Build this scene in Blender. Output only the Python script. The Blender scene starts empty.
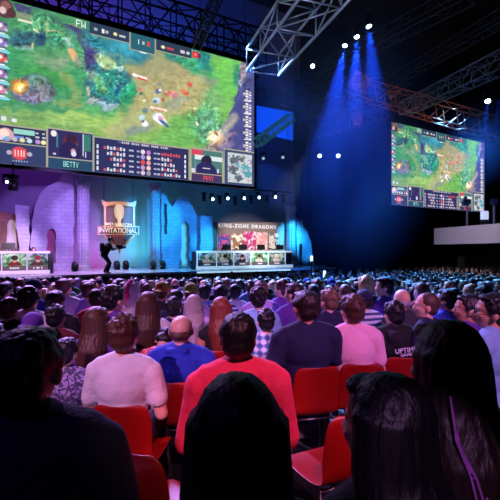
import bpy, bmesh, math, random
import numpy as np
from mathutils import Vector, Matrix, noise, Euler
rnd = random.Random(7)
scn = bpy.context.scene
COL = scn.collection
F, CX, CY, CAMZ = 400.0, 250.0, 249.5, 1.6

# ------------------------------------------------------------------ camera and view
cam_d = bpy.data.cameras.new('camera'); cam = bpy.data.objects.new('camera', cam_d); COL.objects.link(cam)
cam.location = (0, 0, CAMZ); cam.rotation_euler = (math.radians(90), 0, 0)
cam_d.sensor_width = 36; cam_d.lens = F/500*36; cam_d.clip_start = 0.05; cam_d.clip_end = 200
scn.camera = cam
vs = scn.view_settings
vs.view_transform = 'Standard'; vs.look = 'None'; vs.gamma = 1; vs.exposure = 0; vs.use_curve_mapping = False
wd = bpy.data.worlds.new('dark_hall_air'); scn.world = wd; wd.use_nodes = True
wd.node_tree.nodes['Background'].inputs[0].default_value = (0.15, 0.2, 0.6, 1)
wd.node_tree.nodes['Background'].inputs[1].default_value = 0.0035

# ------------------------------------------------------------------ the stage frame of reference
TH = math.radians(60.4)
U = Vector((math.sin(TH), math.cos(TH), 0)); N = Vector((-math.cos(TH), math.sin(TH), 0)); Z = Vector((0, 0, 1))
def W(px, py, p):
    d = Vector(((px-CX)/F, 1, -(py-CY)/F)); D = p/(d.x*N.x + d.y*N.y)
    return Vector((0, 0, CAMZ)) + d*D
def S(px, p): return W(px, 250, p).dot(U)
def ZZ(px, py, p): return W(px, py, p).z
def P(s, p, z): return U*s + N*p + Z*z
def PX(px, py, Y): return Vector(((px-CX)/F*Y, Y, CAMZ-(py-CY)/F*Y))
def fz(y): return -0.06*min(max(y-2.5, 0), 15.3)
STZ = 0.4

# ------------------------------------------------------------------ materials
def lin(c):
    return tuple(((x/12.92) if x <= .04045 else ((x+.055)/1.055)**2.4) for x in c)
_m = {}
def mat(name, col, rough=.6, metal=0, bump=0, bscale=40, var=.15, emit=None, estr=0, spec=.5, stretch=None, coat=0, vscale=None):
    if name in _m: return _m[name]
    m = bpy.data.materials.new(name); m.use_nodes = True; nt = m.node_tree; b = nt.nodes['Principled BSDF']
    c = lin(col)
    b.inputs['Roughness'].default_value = rough; b.inputs['Metallic'].default_value = metal
    b.inputs['Specular IOR Level'].default_value = spec
    if coat: b.inputs['Coat Weight'].default_value = coat
    tc = nt.nodes.new('ShaderNodeTexCoord'); mp = nt.nodes.new('ShaderNodeMapping')
    nt.links.new(tc.outputs['Object'], mp.inputs[0])
    if stretch: mp.inputs['Scale'].default_value = stretch
    nz = nt.nodes.new('ShaderNodeTexNoise'); nz.inputs['Scale'].default_value = vscale or bscale; nz.inputs['Detail'].default_value = 3
    nt.links.new(mp.outputs[0], nz.inputs['Vector'])
    mx = nt.nodes.new('ShaderNodeMix'); mx.data_type = 'RGBA'
    mx.inputs[6].default_value = tuple(x*(1-var) for x in c)+(1,); mx.inputs[7].default_value = tuple(min(1, x*(1+var)) for x in c)+(1,)
    nt.links.new(nz.outputs[0], mx.inputs[0]); nt.links.new(mx.outputs[2], b.inputs['Base Color'])
    if bump:
        nb = nt.nodes.new('ShaderNodeTexNoise'); nb.inputs['Scale'].default_value = bscale; nb.inputs['Detail'].default_value = 4
        nt.links.new(mp.outputs[0], nb.inputs['Vector'])
        bp = nt.nodes.new('ShaderNodeBump'); bp.inputs['Strength'].default_value = bump; bp.inputs['Distance'].default_value = .02
        nt.links.new(nb.outputs[0], bp.inputs['Height']); nt.links.new(bp.outputs[0], b.inputs['Normal'])
    if emit is not None:
        b.inputs['Emission Color'].default_value = lin(emit)+(1,); b.inputs['Emission Strength'].default_value = estr
    _m[name] = m; return m

# ------------------------------------------------------------------ object helpers
def tag(o, label=None, cat=None, group=None, kind=None):
    if label: o['label'] = label
    if cat: o['category'] = cat
    if group: o['group'] = group
    if kind: o['kind'] = kind
    return o
def link(name, me, parent=None, loc=None, rot=None):
    o = bpy.data.objects.new(name, me); COL.objects.link(o)
    if parent: o.parent = parent
    if loc is not None: o.location = loc
    if rot is not None: o.rotation_euler = rot
    return o
def thing(name, label, cat, loc=(0, 0, 0), rz=0, group=None):
    o = link(name, None, None, loc, (0, 0, rz)); o.empty_display_size = .1
    return tag(o, label, cat, group)
def bmesh_to(name, bm, m, smooth=False):
    me = bpy.data.meshes.new(name); bmesh.ops.recalc_face_normals(bm, faces=bm.faces); bm.to_mesh(me); bm.free()
    for x in (m if isinstance(m, (list, tuple)) else [m]): me.materials.append(x)
    if smooth: me.shade_smooth()
    return me
def obj(name, bm, m, parent=None, smooth=False, loc=None, rot=None):
    return link(name, bmesh_to(name, bm, m, smooth), parent, loc, rot)
def add_box(bm, c, sz, M=None, mi=0, bevel=0):
    r = bmesh.ops.create_cube(bm, size=1); vs_ = r['verts']
    for v in vs_: v.co = Vector((v.co.x*sz[0]+c[0], v.co.y*sz[1]+c[1], v.co.z*sz[2]+c[2]))
    if M is not None: bmesh.ops.transform(bm, matrix=M, verts=vs_)
    if bevel:
        es = list({e for v in vs_ for e in v.link_edges}); bmesh.ops.bevel(bm, geom=es, offset=bevel, segments=2, affect='EDGES')
    for f in {f for v in vs_ if v.is_valid for f in v.link_faces}: f.material_index = mi
def add_cyl(bm, a, b, r1, r2=None, seg=12, mi=0):
    a = Vector(a); b = Vector(b); d = b-a; L = d.length
    if L < 1e-6: return
    r = bmesh.ops.create_cone(bm, cap_ends=True, segments=seg, radius1=r1, radius2=r1 if r2 is None else r2, depth=L)
    M = Matrix.Translation((a+b)/2) @ d.to_track_quat('Z', 'Y').to_matrix().to_4x4()
    bmesh.ops.transform(bm, matrix=M, verts=r['verts'])
    for f in {f for v in r['verts'] for f in v.link_faces}: f.material_index = mi
def add_ell(bm, c, r, R=None, sub=2):
    q = bmesh.ops.create_icosphere(bm, subdivisions=sub, radius=1)
    M = Matrix.Translation(Vector(c)) @ (R.to_4x4() if R is not None else Matrix.Identity(4)) @ Matrix.Diagonal((r[0], r[1], r[2], 1))
    bmesh.ops.transform(bm, matrix=M, verts=q['verts'])
FR = Matrix(((U.x, 0, -N.x, 0), (U.y, 0, -N.y, 0), (0, 1, 0, 0), (0, 0, 0, 1)))     # local x along the stage, y up, z to the audience
FB = Matrix(((U.x, N.x, 0, 0), (U.y, N.y, 0, 0), (0, 0, 1, 0), (0, 0, 0, 1)))       # local x along the stage, y upstage, z up
def sbox(bm, s0, s1, p0, p1, z0, z1, mi=0, bevel=0):
    add_box(bm, ((s0+s1)/2, (p0+p1)/2, (z0+z1)/2), (abs(s1-s0), abs(p1-p0), abs(z1-z0)), FB, mi, bevel)
def curve_mesh(cu):
    o = bpy.data.objects.new('t', cu); COL.objects.link(o)
    dg = bpy.context.evaluated_depsgraph_get(); dg.update()
    me = bpy.data.meshes.new_from_object(o.evaluated_get(dg)); bpy.data.objects.remove(o); return me
def plate_mesh(loops, thick, m, bev=0):
    """filled outline(s) in local xy, extruded along z; later loops cut holes"""
    cu = bpy.data.curves.new('c', 'CURVE'); cu.dimensions = '2D'; cu.fill_mode = 'BOTH'; cu.extrude = thick/2; cu.bevel_depth = bev
    for lp in loops:
        sp = cu.splines.new('POLY'); sp.points.add(len(lp)-1); sp.use_cyclic_u = True
        for q, (x, y) in zip(sp.points, lp): q.co = (x, y, 0, 1)
    me = curve_mesh(cu); me.materials.clear(); me.materials.append(m); return me
def text_mesh(txt, size, m, ext=.02, align='CENTER', sx=1.0, sp=1.0):
    cu = bpy.data.curves.new('t', 'FONT'); cu.body = txt; cu.size = size; cu.extrude = ext; cu.align_x = align; cu.align_y = 'CENTER'; cu.offset = size*.012; cu.space_character = sp
    me = curve_mesh(cu); me.materials.clear(); me.materials.append(m)
    if sx != 1: me.transform(Matrix.Diagonal((sx, 1, 1, 1)))
    return me
def stage_plate(name, pxloops, p, thick, m, parent=None, origin=None, rag=0):
    """outline read off at depth p, as a solid slab standing there"""
    loops = []
    for lp in pxloops:
        L = [(S(x, p), ZZ(x, y, p)) for x, y in lp]
        if rag:
            out = []
            for i in range(len(L)):
                a = Vector(L[i]); b = Vector(L[(i+1) % len(L)]); n = max(1, int((b-a).length/.35))
                for k in range(n):
                    q = a.lerp(b, k/n); 
                    if k: q += Vector((rnd.uniform(-rag, rag), rnd.uniform(-rag, rag)))
                    out.append((q.x, max(q.y, STZ)))
            L = out
        loops.append([(a_, max(b_, STZ+.004)) for a_, b_ in L])
    me = plate_mesh(loops, thick, m)
    me.transform(Matrix.Translation(N*p) @ FR)
    if parent is not None: me.transform(parent.matrix_basis.inverted())
    return link(name, me, parent)

# ------------------------------------------------------------------ screen picture
def vnoise(x, y, sc, seed=0):
    r = np.random.RandomState(seed); g = r.rand(64, 64)
    x = x/sc; y = y/sc; xi = np.floor(x).astype(int); yi = np.floor(y).astype(int); fx = x-xi; fy = y-yi
    fx = fx*fx*(3-2*fx); fy = fy*fy*(3-2*fy)
    a = g[xi % 64, yi % 64]; b = g[(xi+1) % 64, yi % 64]; c = g[xi % 64, (yi+1) % 64]; d = g[(xi+1) % 64, (yi+1) % 64]
    return (a*(1-fx)+b*fx)*(1-fy)+(c*(1-fx)+d*fx)*fy
FONT = {'F': '11111 10000 10000 11110 10000 10000 10000', 'W': '10001 10001 10001 10101 10101 11011 10001', 'B': '11110 10001 10001 11110 10001 10001 11110',
 'E': '11111 10000 10000 11110 10000 10000 11111', 'T': '11111 00100 00100 00100 00100 00100 00100', 'Y': '10001 10001 01010 00100 00100 00100 00100',
 'P': '11110 10001 10001 11110 10000 10000 10000', 'R': '11110 10001 10001 11110 10100 10010 10001', 'A': '01110 10001 10001 11111 10001 10001 10001'}
def paint(X, Y, UU, VV):
    """X,Y run over the picture as 259 x 170 picture units sheared with the screen; UU,VV are 0..1 across and up it"""
    H, Wd = X.shape
    img = np.zeros((H, Wd, 3))
    n1 = vnoise(X, Y, 9, 1); n2 = vnoise(X, Y, 3.2, 2); n3 = vnoise(X, Y, 1.5, 3); wx = (vnoise(X, Y, 7, 4)-.5)*7; wy = (vnoise(X, Y, 7, 5)-.5)*7
    def setc(mask, c, a=1.0):
        k = (np.clip(mask, 0, 1)*a)[..., None]; img[:] = img*(1-k)+np.array(c)/255.0*k
    def ell(cx, cy, rx, ry, c, ang=0, soft=.25, a=1, warp=1):
        t = math.radians(ang); dx = X+wx*warp-cx; dy = Y+wy*warp-cy
        q = np.sqrt(((dx*math.cos(t)+dy*math.sin(t))/rx)**2+((-dx*math.sin(t)+dy*math.cos(t))/ry)**2)
        setc((1-q)/soft+.5, c, a)
    def seg(pts, w, c, a=1, warp=.6, soft=1.2):
        d = np.full(X.shape, 1e9); xx = X+wx*warp; yy = Y+wy*warp
        for (x0, y0), (x1, y1) in zip(pts[:-1], pts[1:]):
            ux, uy = x1-x0, y1-y0; L = ux*ux+uy*uy+1e-9; t = np.clip(((xx-x0)*ux+(yy-y0)*uy)/L, 0, 1)
            d = np.minimum(d, np.hypot(xx-x0-t*ux, yy-y0-t*uy))
        setc((w/2-d)/soft+.5, c, a)
    def poly(pts, c, a=1, warp=0, soft=0):
        xx = X+wx*warp; yy = Y+wy*warp; ins = np.zeros(X.shape, bool)
        for i in range(len(pts)):
            x0, y0 = pts[i]; x1, y1 = pts[(i+1) % len(pts)]
            if y0 == y1: continue
            cr = ((y0 > yy) != (y1 > yy)) & (xx < (x1-x0)*(yy-y0)/(y1-y0)+x0); ins ^= cr
        setc(ins*1.0, c, a)
    # ground colours
    img[:] = np.array((66, 142, 92))/255
    ell(20, 70, 70, 26, (58, 150, 96), 8); ell(50, 60, 26, 10, (104, 158, 104), 10, .6, .7); ell(45, 75, 30, 10, (58, 148, 74), 20, .6, .8)
    ell(54, 62, 14, 5, (120, 150, 120), 8, .6, .8)
    poly([(-10, 108), (60, 112), (140, 98), (260, 140), (260, 190), (-10, 170)], (126, 172, 86), 1, 1)
    ell(40, 117, 60, 7, (112, 160, 92), 7, .6, .8); ell(110, 122, 60, 8, (152, 194, 100), 6, .6, .9); ell(30, 105, 30, 6, (66, 148, 96), 4, .6, .8)
    ell(95, 106, 30, 7, (70, 168, 108), 6, .7, .7); ell(118, 130, 18, 5, (190, 176, 110), 8, .8, .7)
    # winding dirt paths
    seg([(62, 74), (72, 84), (76, 96), (74, 104)], 9, (142, 160, 92), .7, .8, 5); seg([(54, 103), (84, 104)], 5, (160, 166, 96), .6, .8, 4)
    ell(165, 82, 44, 30, (168, 158, 110), 18, .5, 1); ell(148, 108, 26, 20, (176, 168, 112), -30, .6, .9); ell(196, 98, 20, 22, (176, 168, 108), 15, .6, .9)
    ell(130, 124, 22, 10, (166, 172, 118), -30, .6, .8); ell(138, 130, 14, 5, (120, 142, 140), -25, .4, .8); ell(176, 102, 12, 4, (140, 152, 128), -20, .5, .8)
    ell(70, 30, 12, 7, (134, 134, 78), 10, .6, .9); ell(150, 62, 26, 12, (148, 150, 108), 10, .6, .7)
    # right side grass and cliff
    poly([(200, 45), (238, 62), (236, 100), (222, 150), (150, 150), (188, 124), (206, 96), (214, 80)], (112, 184, 86), .95, 1)
    ell(190, 132, 34, 18, (104, 176, 84), -10, .5, .9); ell(228, 74, 14, 22, (106, 196, 84), 0, .5, .9); ell(205, 76, 14, 5, (150, 160, 130), 40, .6, .7)
    ell(210, 106, 12, 20, (112, 166, 112), 10, .6, .7); ell(206, 126, 15, 16, (76, 152, 118), 0, .6, .85); ell(236, 76, 5, 12, (40, 130, 120), 0, .5, .8)
    poly([(240, 58), (260, 66), (260, 160), (206, 158), (214, 140), (226, 118), (236, 100)], (72, 76, 138), 1, .7)
    ell(244, 118, 12, 30, (64, 66, 130), 10, .6, .8); ell(243, 70, 3.5, 12, (170, 150, 150), -6, .5, .8, .3); ell(240, 84, 3, 5, (170, 170, 180), 0, .5, .7)
    seg([(204, 158), (216, 142), (232, 118)], 10, (140, 138, 140), .95, .5, 3); seg([(206, 152), (218, 136), (232, 120)], 3, (190, 180, 160), .7, .5, 3)
    ell(222, 140, 12, 8, (140, 110, 120), 0, .8, .7); ell(215, 137, 7, 6, (236, 176, 120), 0, .9, .9, .2); ell(214.5, 137, 3.4, 3, (255, 240, 200), 0, .8, 1, .1)
    seg([(225, 137), (236, 132)], 3, (180, 130, 120), .5, .5, 3)
    # river, lake, woods
    poly([(12, 2), (44, 10), (66, 22), (84, 30), (92, 38), (104, 46), (108, 58), (98, 68), (86, 72), (84, 60), (80, 40), (58, 26), (34, 14), (18, 12)], (68, 66, 116), 1, .6)
    ell(94, 56, 10, 16, (60, 56, 112), -10, .4, 1, .6); ell(88, 36, 8, 12, (60, 112, 108), 0, .6, .7)
    ell(117, 44, 34, 16, (34, 118, 142), 22, .3, 1, .5); ell(124, 48, 20, 7, (54, 156, 178), 16, .6, .8); ell(118, 57, 24, 3, (110, 160, 140), 18, .7, .6); ell(100, 36, 12, 5, (60, 130, 120), 20, .6, .7)
    ell(188, 56, 24, 11, (42, 132, 118), 18, .4, 1); ell(196, 66, 20, 8, (58, 160, 104), 24, .6, .8); ell(176, 50, 14, 4, (124, 170, 150), 12, .6, .7); ell(204, 60, 8, 10, (32, 130, 130), 0, .5, .8)
    # top left thicket
    ell(42, 24, 26, 13, (62, 142, 96), 16, .4, .95); ell(28, 34, 20, 8, (72, 150, 98), 14, .5, .8)
    for i in range(26):
        a = rnd.uniform(-2.4, -.7); x = rnd.uniform(30, 58); y = rnd.uniform(20, 36); L = rnd.uniform(5, 12)
        seg([(x, y), (x+L*math.cos(a), y+L*math.sin(a))], 1.6, rnd.choice([(110, 190, 130), (90, 170, 120), (150, 200, 130), (60, 130, 100)]), .8, .2, 1)
    ell(41, 38, 7, 7, (36, 74, 106), 0, .5, .95); ell(22, 38, 13, 7, (44, 88, 108), 15, .5, .9); ell(27, 47, 10, 3, (130, 170, 170), 15, .6, .8); ell(33, 45, 2.5, 2, (220, 190, 150), 0, .6, .9)
    ell(58, 42, 8, 7, (58, 132, 104), 0, .6, .8); ell(70, 39, 8, 8, (70, 160, 120), 0, .5, .8); ell(69, 40, 3, 5, (160, 196, 186), -20, .6, .7)
    ell(73, 54, 4, 8, (232, 172, 116), -28, .5, .95, .2); ell(78, 60, 3, 8, (120, 130, 120), -20, .5, .7)
    seg([(33, 31), (38, 33)], 1.5, (250, 200, 170), .9); seg([(44, 29), (60, 33)], 1.2, (230, 190, 150), .7)
    # rock with the lit camp
    ell(33, 89, 22, 15, (84, 100, 118), 6, .25, 1, .5); ell(38, 82, 11, 6, (96, 146, 126), 20, .5, .9); ell(44, 90, 9, 7, (128, 122, 126), 0, .5, .7); ell(26, 98, 14, 5, (102, 96, 138), 8, .6, .8)
    ell(36, 98, 14, 3.5, (150, 140, 170), 5, .7, .7); ell(17, 84, 9, 8, (140, 108, 66), 0, .6, .8); ell(20, 86, 8, 7, (238, 148, 58), 0, .8, 1, .3); ell(21, 87, 4.6, 4.4, (255, 214, 110), 0, .8, 1, .2); ell(21, 88, 2.4, 2.4, (255, 246, 200), 0, .8, 1, .1)
    # middle rock
    ell(108, 84, 23, 24, (48, 104, 116), 12, .2, 1, .7); ell(110, 84, 15, 14, (36, 140, 122), 0, .5, .9); ell(101, 84, 5, 9, (110, 190, 120), -15, .5, .8); ell(92, 76, 6, 7, (140, 168, 140), 0, .5, .7)
    ell(94, 100, 7, 4, (150, 160, 156), 10, .5, .9); ell(107, 105, 9, 3, (150, 176, 190), 6, .5, .9); ell(89, 91, 3, 4, (226, 190, 150), 0, .6, .8); ell(122, 92, 7, 12, (28, 80, 122), 20, .5, .8)
    ell(107, 62, 12, 6, (168, 204, 142), 30, .4, .95, .5); ell(121, 68, 5, 4, (160, 200, 190), 10, .5, .8); ell(128, 96, 7, 14, (38, 152, 100), 20, .6, .9)
    for i in range(40):
        x = rnd.gauss(108, 11); y = rnd.gauss(86, 11); ell(x, y, 1.3, 1, rnd.choice([(60, 170, 150), (130, 190, 190), (30, 90, 120), (90, 170, 120)]), 0, .6, .75, .1)
    # foliage strokes over the bush on the right
    for i in range(46):
        x = rnd.gauss(204, 9); y = rnd.gauss(124, 11); a = rnd.uniform(-2.2, -.9); L = rnd.uniform(3, 8)
        seg([(x, y), (x+L*math.cos(a), y+L*math.sin(a))], 1, rnd.choice([(150, 210, 150), (110, 190, 120), (60, 140, 110)]), .6, .1, 1)
    # small units on the path
    for x, y, r, c in [(158, 91, 3, (90, 96, 140)), (160, 90, 1.6, (230, 236, 250)), (157, 100, 4.2, (196, 214, 226)), (155, 101, 2, (70, 110, 150)), (145, 110, 3, (100, 124, 140)), (142, 117, 3, (190, 220, 230)), (145, 123, 3.2, (236, 240, 246)), (143, 121, 1.5, (90, 100, 130)),
                       (168, 93, 3.2, (204, 104, 98)), (166, 91, 1.6, (250, 170, 160)), (175, 95, 3.4, (190, 110, 130)), (173, 92, 1.8, (240, 140, 130)), (183, 90, 2.4, (214, 96, 80)), (186, 93, 2.6, (212, 92, 78)), (190, 84, 3, (218, 92, 80)), (163, 99, 1.5, (220, 80, 80)), (140, 89, 2.4, (200, 110, 100)), (141, 93, 2, (60, 110, 100)), (144, 100, 1.3, (220, 240, 220)), (197, 124, 1.8, (240, 236, 170)), (196, 122, 1.2, (250, 250, 200)), (211, 122, 1.6, (140, 190, 220)), (160, 84, 2, (110, 140, 140))]:
        ell(x, y, r, r*.85, c, 0, .5, .95, .15)
    ell(160, 118, 8, 4.6, (228, 232, 246), 35, .35, 1, .5); ell(164, 122, 6, 2, (60, 84, 140), 45, .5, .9, .3); ell(161, 117, 3, 1.6, (214, 130, 160), 20, .5, .9, .2)
    seg([(133.5, 74), (146, 78.5)], 2.6, (250, 232, 230), 1, 0, .6); seg([(138, 77.2), (146, 79.8)], 1.5, (220, 60, 60), 1, 0, .5)
    seg([(151, 107), (166, 110)], 2.4, (248, 226, 210), 1, 0, .6); seg([(154, 108.6), (164, 110.6)], 1.1, (222, 120, 110), 1, 0, .5)
    seg([(182, 104), (198, 106)], .6, (120, 110, 90), .6, 0, .6)
    # crags, leaf clumps and blown grass
    def rocky(cx, cy, rx, ry, amt, ang=0, tint=(.9, 1, 1.15)):
        t = math.radians(ang); dx = X-cx; dy = Y-cy; q = np.sqrt(((dx*math.cos(t)+dy*math.sin(t))/rx)**2+((-dx*math.sin(t)+dy*math.cos(t))/ry)**2)
        k = np.clip((1.1-q)/.3, 0, 1)[..., None]; a = vnoise(X+wx, Y+wy, 4.2, 21); b = vnoise(X-wy, Y+wx, 2.1, 22)
        rd = (1-np.abs(2*a-1)*1.6)+(b-.5)*1.3; img[:] = img*(1+k*amt*(rd[..., None]-.35)*np.array(tint))
    rocky(33, 90, 24, 15, .34, 6); rocky(107, 84, 25, 26, .32, 12, (.8, 1, 1)); rocky(42, 26, 28, 14, .3, 16, (.9, 1, .8)); rocky(22, 40, 15, 9, .3); rocky(62, 42, 14, 10, .28); rocky(190, 56, 24, 11, .25, 18); rocky(205, 122, 20, 22, .22, 0, (.9, 1, .8)); rocky(90, 52, 14, 22, .3); rocky(218, 140, 16, 16, .3); rocky(244, 80, 8, 20, .3); rocky(170, 96, 46, 30, .10); rocky(118, 45, 34, 15, .12)
    sw = vnoise(X*.35+Y*.9+wx*.6, Y*1.0-X*.25, 2.4, 31); sw2 = vnoise(X*.3+wy*.5, (Y-X*.2)*1.3, 2.0, 32)
    gm_ = ((img[..., 1] > img[..., 0]*1.12) & (img[..., 1] > img[..., 2]*1.2))*1.0
    img[:] = img*(1+(gm_*((sw-.5)*.14+(sw2-.5)*.15))[..., None]*np.array((1.5, 1, .8)))
    # pixel mottling of the LED wall
    img[:] = np.clip(img*(1+(n1[..., None]-.5)*.08)+(n2[..., None]-.5)*.06+(n3[..., None]-.5)*.035, 0, 1); img[:] = np.clip(img, 0, 1); g_ = img.mean(-1, keepdims=True); img[:] = .035+(g_+(img-g_)*.92)*.98
    # ---- overlay graphics
    sft = UU*1.385/(1+.385*UU)
    low = np.interp(UU, [0, .152, .306, .312, .683, .6965, .839, .851, 1], [0, .15, .325, .335, .745, .757, .878, .888, 1])
    top = np.interp(UU, [0, .247, .29, .44, .546, .697, .731, 1], [0, .315, .365, .503, .602, .725, .768, 1])
    UU = np.where(VV < .262, low, np.where(VV > .865, top, np.where(UU > .5, sft, UU)))
    def rect(u0, u1, v0, v1, c, a=1): setc(((UU >= u0) & (UU <= u1) & (VV >= v0) & (VV <= v1))*1.0, c, a)
    def word(t, u0, v0, h, c, wpx=1.0):
        px = h/7; pu = px*9/16*wpx
        for k, ch in enumerate(t):
            for r_, row in enumerate(FONT[ch].split()):
                for q, b_ in enumerate(row):
                    if b_ == '1': uu = u0+(k*6+q)*pu; rect(uu, uu+pu, v0+(6-r_)*px, v0+(7-r_)*px, c)
    def disc(u, v, r, c, a=1):
        q = np.hypot((UU-u)*16/9, VV-v); setc((r-q)/.004+.5, c, a)
    navy = (52, 58, 92); gold = (168, 160, 146)
    # top bar
    rect(.37, .725, .925, 1, (46, 62, 84)); rect(.37, .725, .918, .925, gold, .8); rect(.505, .60, .885, 1, (44, 96, 110)); rect(.503, .508, .885, 1, gold); rect(.597, .602, .885, 1, gold); rect(.503, .602, .88, .887, gold)
    word('FW', .318, .945, .046, (226, 236, 240), .95)
    rect(.385, .395, .95, .968, (150, 170, 180)); rect(.41, .418, .945, .972, (230, 230, 230)); rect(.422, .432, .95, .968, (180, 180, 190)); disc(.455, .96, .012, (246, 220, 160)); rect(.468, .49, .95, .964, (190, 196, 200))
    rect(.535, .539, .93, .965, (200, 210, 220)); seg([(0, 0), (0, .01)], .001, (0, 0, 0), 0); rect(.55, .558, .935, .96, (170, 190, 200)); rect(.568, .578, .93, .965, (206, 70, 80)); rect(.54, .566, .875, .885, (220, 230, 230))
    disc(.625, .955, .012, (240, 226, 190)); rect(.637, .662, .947, .963, (200, 70, 80)); rect(.685, .70, .945, .968, (214, 190, 200)); disc(.712, .957, .012, (190, 200, 210)); rect(.73, .765, .935, .985, (212, 44, 64)); rect(.74, .755, .95, .97, (240, 120, 120)); rect(.765, .775, .94, .975, (60, 60, 70))
    # left column of portraits
    for i, (vv, cc) in enumerate([(.83, (150, 130, 160)), (.735, (140, 120, 190)), (.64, (214, 92, 72)), (.545, (150, 110, 170)), (.45, (200, 130, 150))]):
        disc(.018, vv, .033, (96, 92, 120)); disc(.02, vv, .026, cc); disc(.014, vv+.006, .013, (236, 226, 236)); disc(.03, vv+.018, .010, (80, 70, 120)); disc(.032, vv-.015, .009, (190, 190, 220))
        rect(.012, .042, vv-.062, vv-.05, (130, 216, 232)); rect(.012, .036, vv-.048, vv-.042, (190, 210, 240)); rect(.012, .028, vv-.042, vv-.036, (230, 240, 250))
    disc(.035, .945, .06, (92, 60, 66)); disc(.04, .955, .035, (140, 92, 88)); disc(.028, .93, .022, (220, 190, 190)); disc(.06, .925, .03, (84, 54, 60))
    rect(.078, .135, .905, .945, (150, 146, 120), .7); rect(.085, .14, .888, .902, (224, 220, 200))
    rect(.0, .06, .265, .3, (130, 160, 130), .5); rect(.018, .032, .262, .292, (214, 220, 230)); rect(.048, .062, .262, .285, (220, 224, 240))
    # right column
    for g in range(5):
        v = .765-g*.105
        for k in range(4):
            rect(.968, .978, v-k*.022, v-k*.022+.015, (236, 232, 226) if (g+k) % 3 else (206, 196, 200)); rect(.98, .990, v-.006-k*.022, v-.006-k*.022+.014, (222, 222, 232) if k % 2 else (180, 180, 200))
        rect(.958, .967, v-.03, v-.01, (190, 180, 170)); rect(.962, .985, v-.076, v-.068, (240, 236, 236))
    # bottom panels
    def panel(u0, u1, v1, c=navy):
        rect(u0-.004, u1+.004, 0, v1+.01, gold); rect(u0, u1, .004, v1, c)
    panel(0, .15, .235, (46, 54, 84)); rect(0, .15, .13, .136, gold)
    disc(.03, .18, .042, (216, 160, 160)); disc(.026, .188, .026, (244, 214, 206)); rect(0, .15, 0, .0, navy)
    rect(.053, .115, .192, .222, (148, 208, 196)); rect(.053, .082, .164, .182, (110, 132, 214)); rect(.088, .10, .166, .178, (170, 170, 190)); rect(.055, .105, .148, .156, (190, 170, 214))
    for k in range(3):
        for c0 in (.118, .138): rect(c0, c0+.008+.003*(k % 2), .158+k*.024, .168+k*.024, (190, 190, 210))
    rect(0, .15, .136, .158, (46, 54, 84), .4)
    for u, c in [(.016, (200, 206, 226)), (.034, (120, 170, 220)), (.056, (190, 180, 196)), (.078, (226, 220, 160)), (.1, (190, 222, 230)), (.125, (190, 140, 210)), (.142, (236, 232, 180))]: disc(u, .158, .014, c)
    rect(0, .15, .004, .125, (54, 64, 104)); disc(.07, .075, .04, (212, 74, 84)); rect(.05, .09, .045, .105, (214, 70, 82)); rect(.055, .059, .055, .095, (240, 190, 196)); rect(.064, .068, .055, .095, (240, 190, 196)); rect(.073, .077, .055, .095, (250, 210, 210)); rect(.081, .085, .055, .095, (240, 190, 196)); disc(.04, .075, .014, (180, 170, 190)); disc(.1, .075, .014, (180, 170, 190))
    for k in range(6): rect(.05+k*.008, .0545+k*.008, .022, .032, (150, 160, 190))
    # player camera left
    panel(.157, .325, .25, (50, 48, 96)); rect(.157, .325, .0, .07, (44, 74, 104)); rect(.157, .325, .07, .077, gold)
    def clip(u0, u1, v0, v1): return ((UU > u0) & (UU < u1) & (VV > v0) & (VV < v1))
    keep = img.copy(); disc(.24, .175, .052, (96, 50, 74)); disc(.243, .2, .035, (60, 36, 60)); disc(.25, .15, .032, (190, 128, 120)); disc(.246, .165, .026, (84, 46, 66)); disc(.252, .135, .012, (236, 196, 190)); disc(.238, .115, .07, (44, 36, 84), .9); disc(.25, .125, .016, (206, 150, 160)); disc(.252, .108, .018, (214, 214, 232)); disc(.178, .225, .02, (236, 226, 226)); rect(.188, .194, .14, .225, (70, 130, 130)); rect(.29, .318, .135, .245, (60, 120, 110)); rect(.286, .29, .1, .245, (190, 196, 210)); rect(.176, .186, .09, .102, (200, 190, 214)); rect(.296, .3, .09, .13, (220, 220, 240))
    m_ = ~clip(.157, .325, .077, .25); img[m_] = keep[m_]
    word('BETTY', .213, .02, .034, (160, 232, 220), .72)
    # table of stats
    panel(.335, .745, .235, (48, 50, 94)); rect(.43, .66, .215, .23, (130, 130, 150), .5)
    for k in range(26): rect(.436+k*.0085, .441+k*.0085, .216, .229, (200, 200, 214) if k % 5 else (70, 70, 110))
    for r_ in range(5):
        v = .165-r_*.037
        rect(.345, .352, v, v+.026, (220, 220, 236)); rect(.725, .733, v, v+.026, (224, 224, 232))
        for k in range(7):
            c = (206, 206, 224) if (k*7+r_*3) % 4 else (206, 90, 100); h = .018+.006*((k+r_) % 2)
            if k >= (r_*5) % 4: rect(.372+k*.013, .381+k*.013, v, v+h, c)
            if k <= 6-(r_*3) % 4: rect(.618+k*.013, .627+k*.013, v, v+h, c if r_ else (210, 80, 90))
        rect(.475, .495, v+.004, v+.016, (170, 174, 204)); rect(.508, .52, v+.004, v+.016, (160, 164, 200)); rect(.583, .595, v+.004, v+.016, (160, 164, 200)); rect(.598, .612, v+.004, v+.016, (170, 174, 204))
        disc(.535, v+.01, .017, [(228, 210, 220), (160, 150, 210), (220, 80, 70), (190, 150, 200), (210, 190, 200)][r_]); disc(.56, v+.01, .017, [(190, 120, 200), (236, 220, 200), (230, 150, 150), (240, 190, 190), (150, 150, 170)][r_])
    # player camera right
    panel(.757, .878, .245, (90, 50, 90)); rect(.757, .878, .08, .245, (76, 120, 118)); rect(.757, .80, .2, .245, (206, 70, 90)); rect(.77, .878, .17, .205, (214, 226, 226)); rect(.757, .878, 0, .06, (70, 56, 96)); rect(.757, .878, .06, .066, gold)
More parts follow.
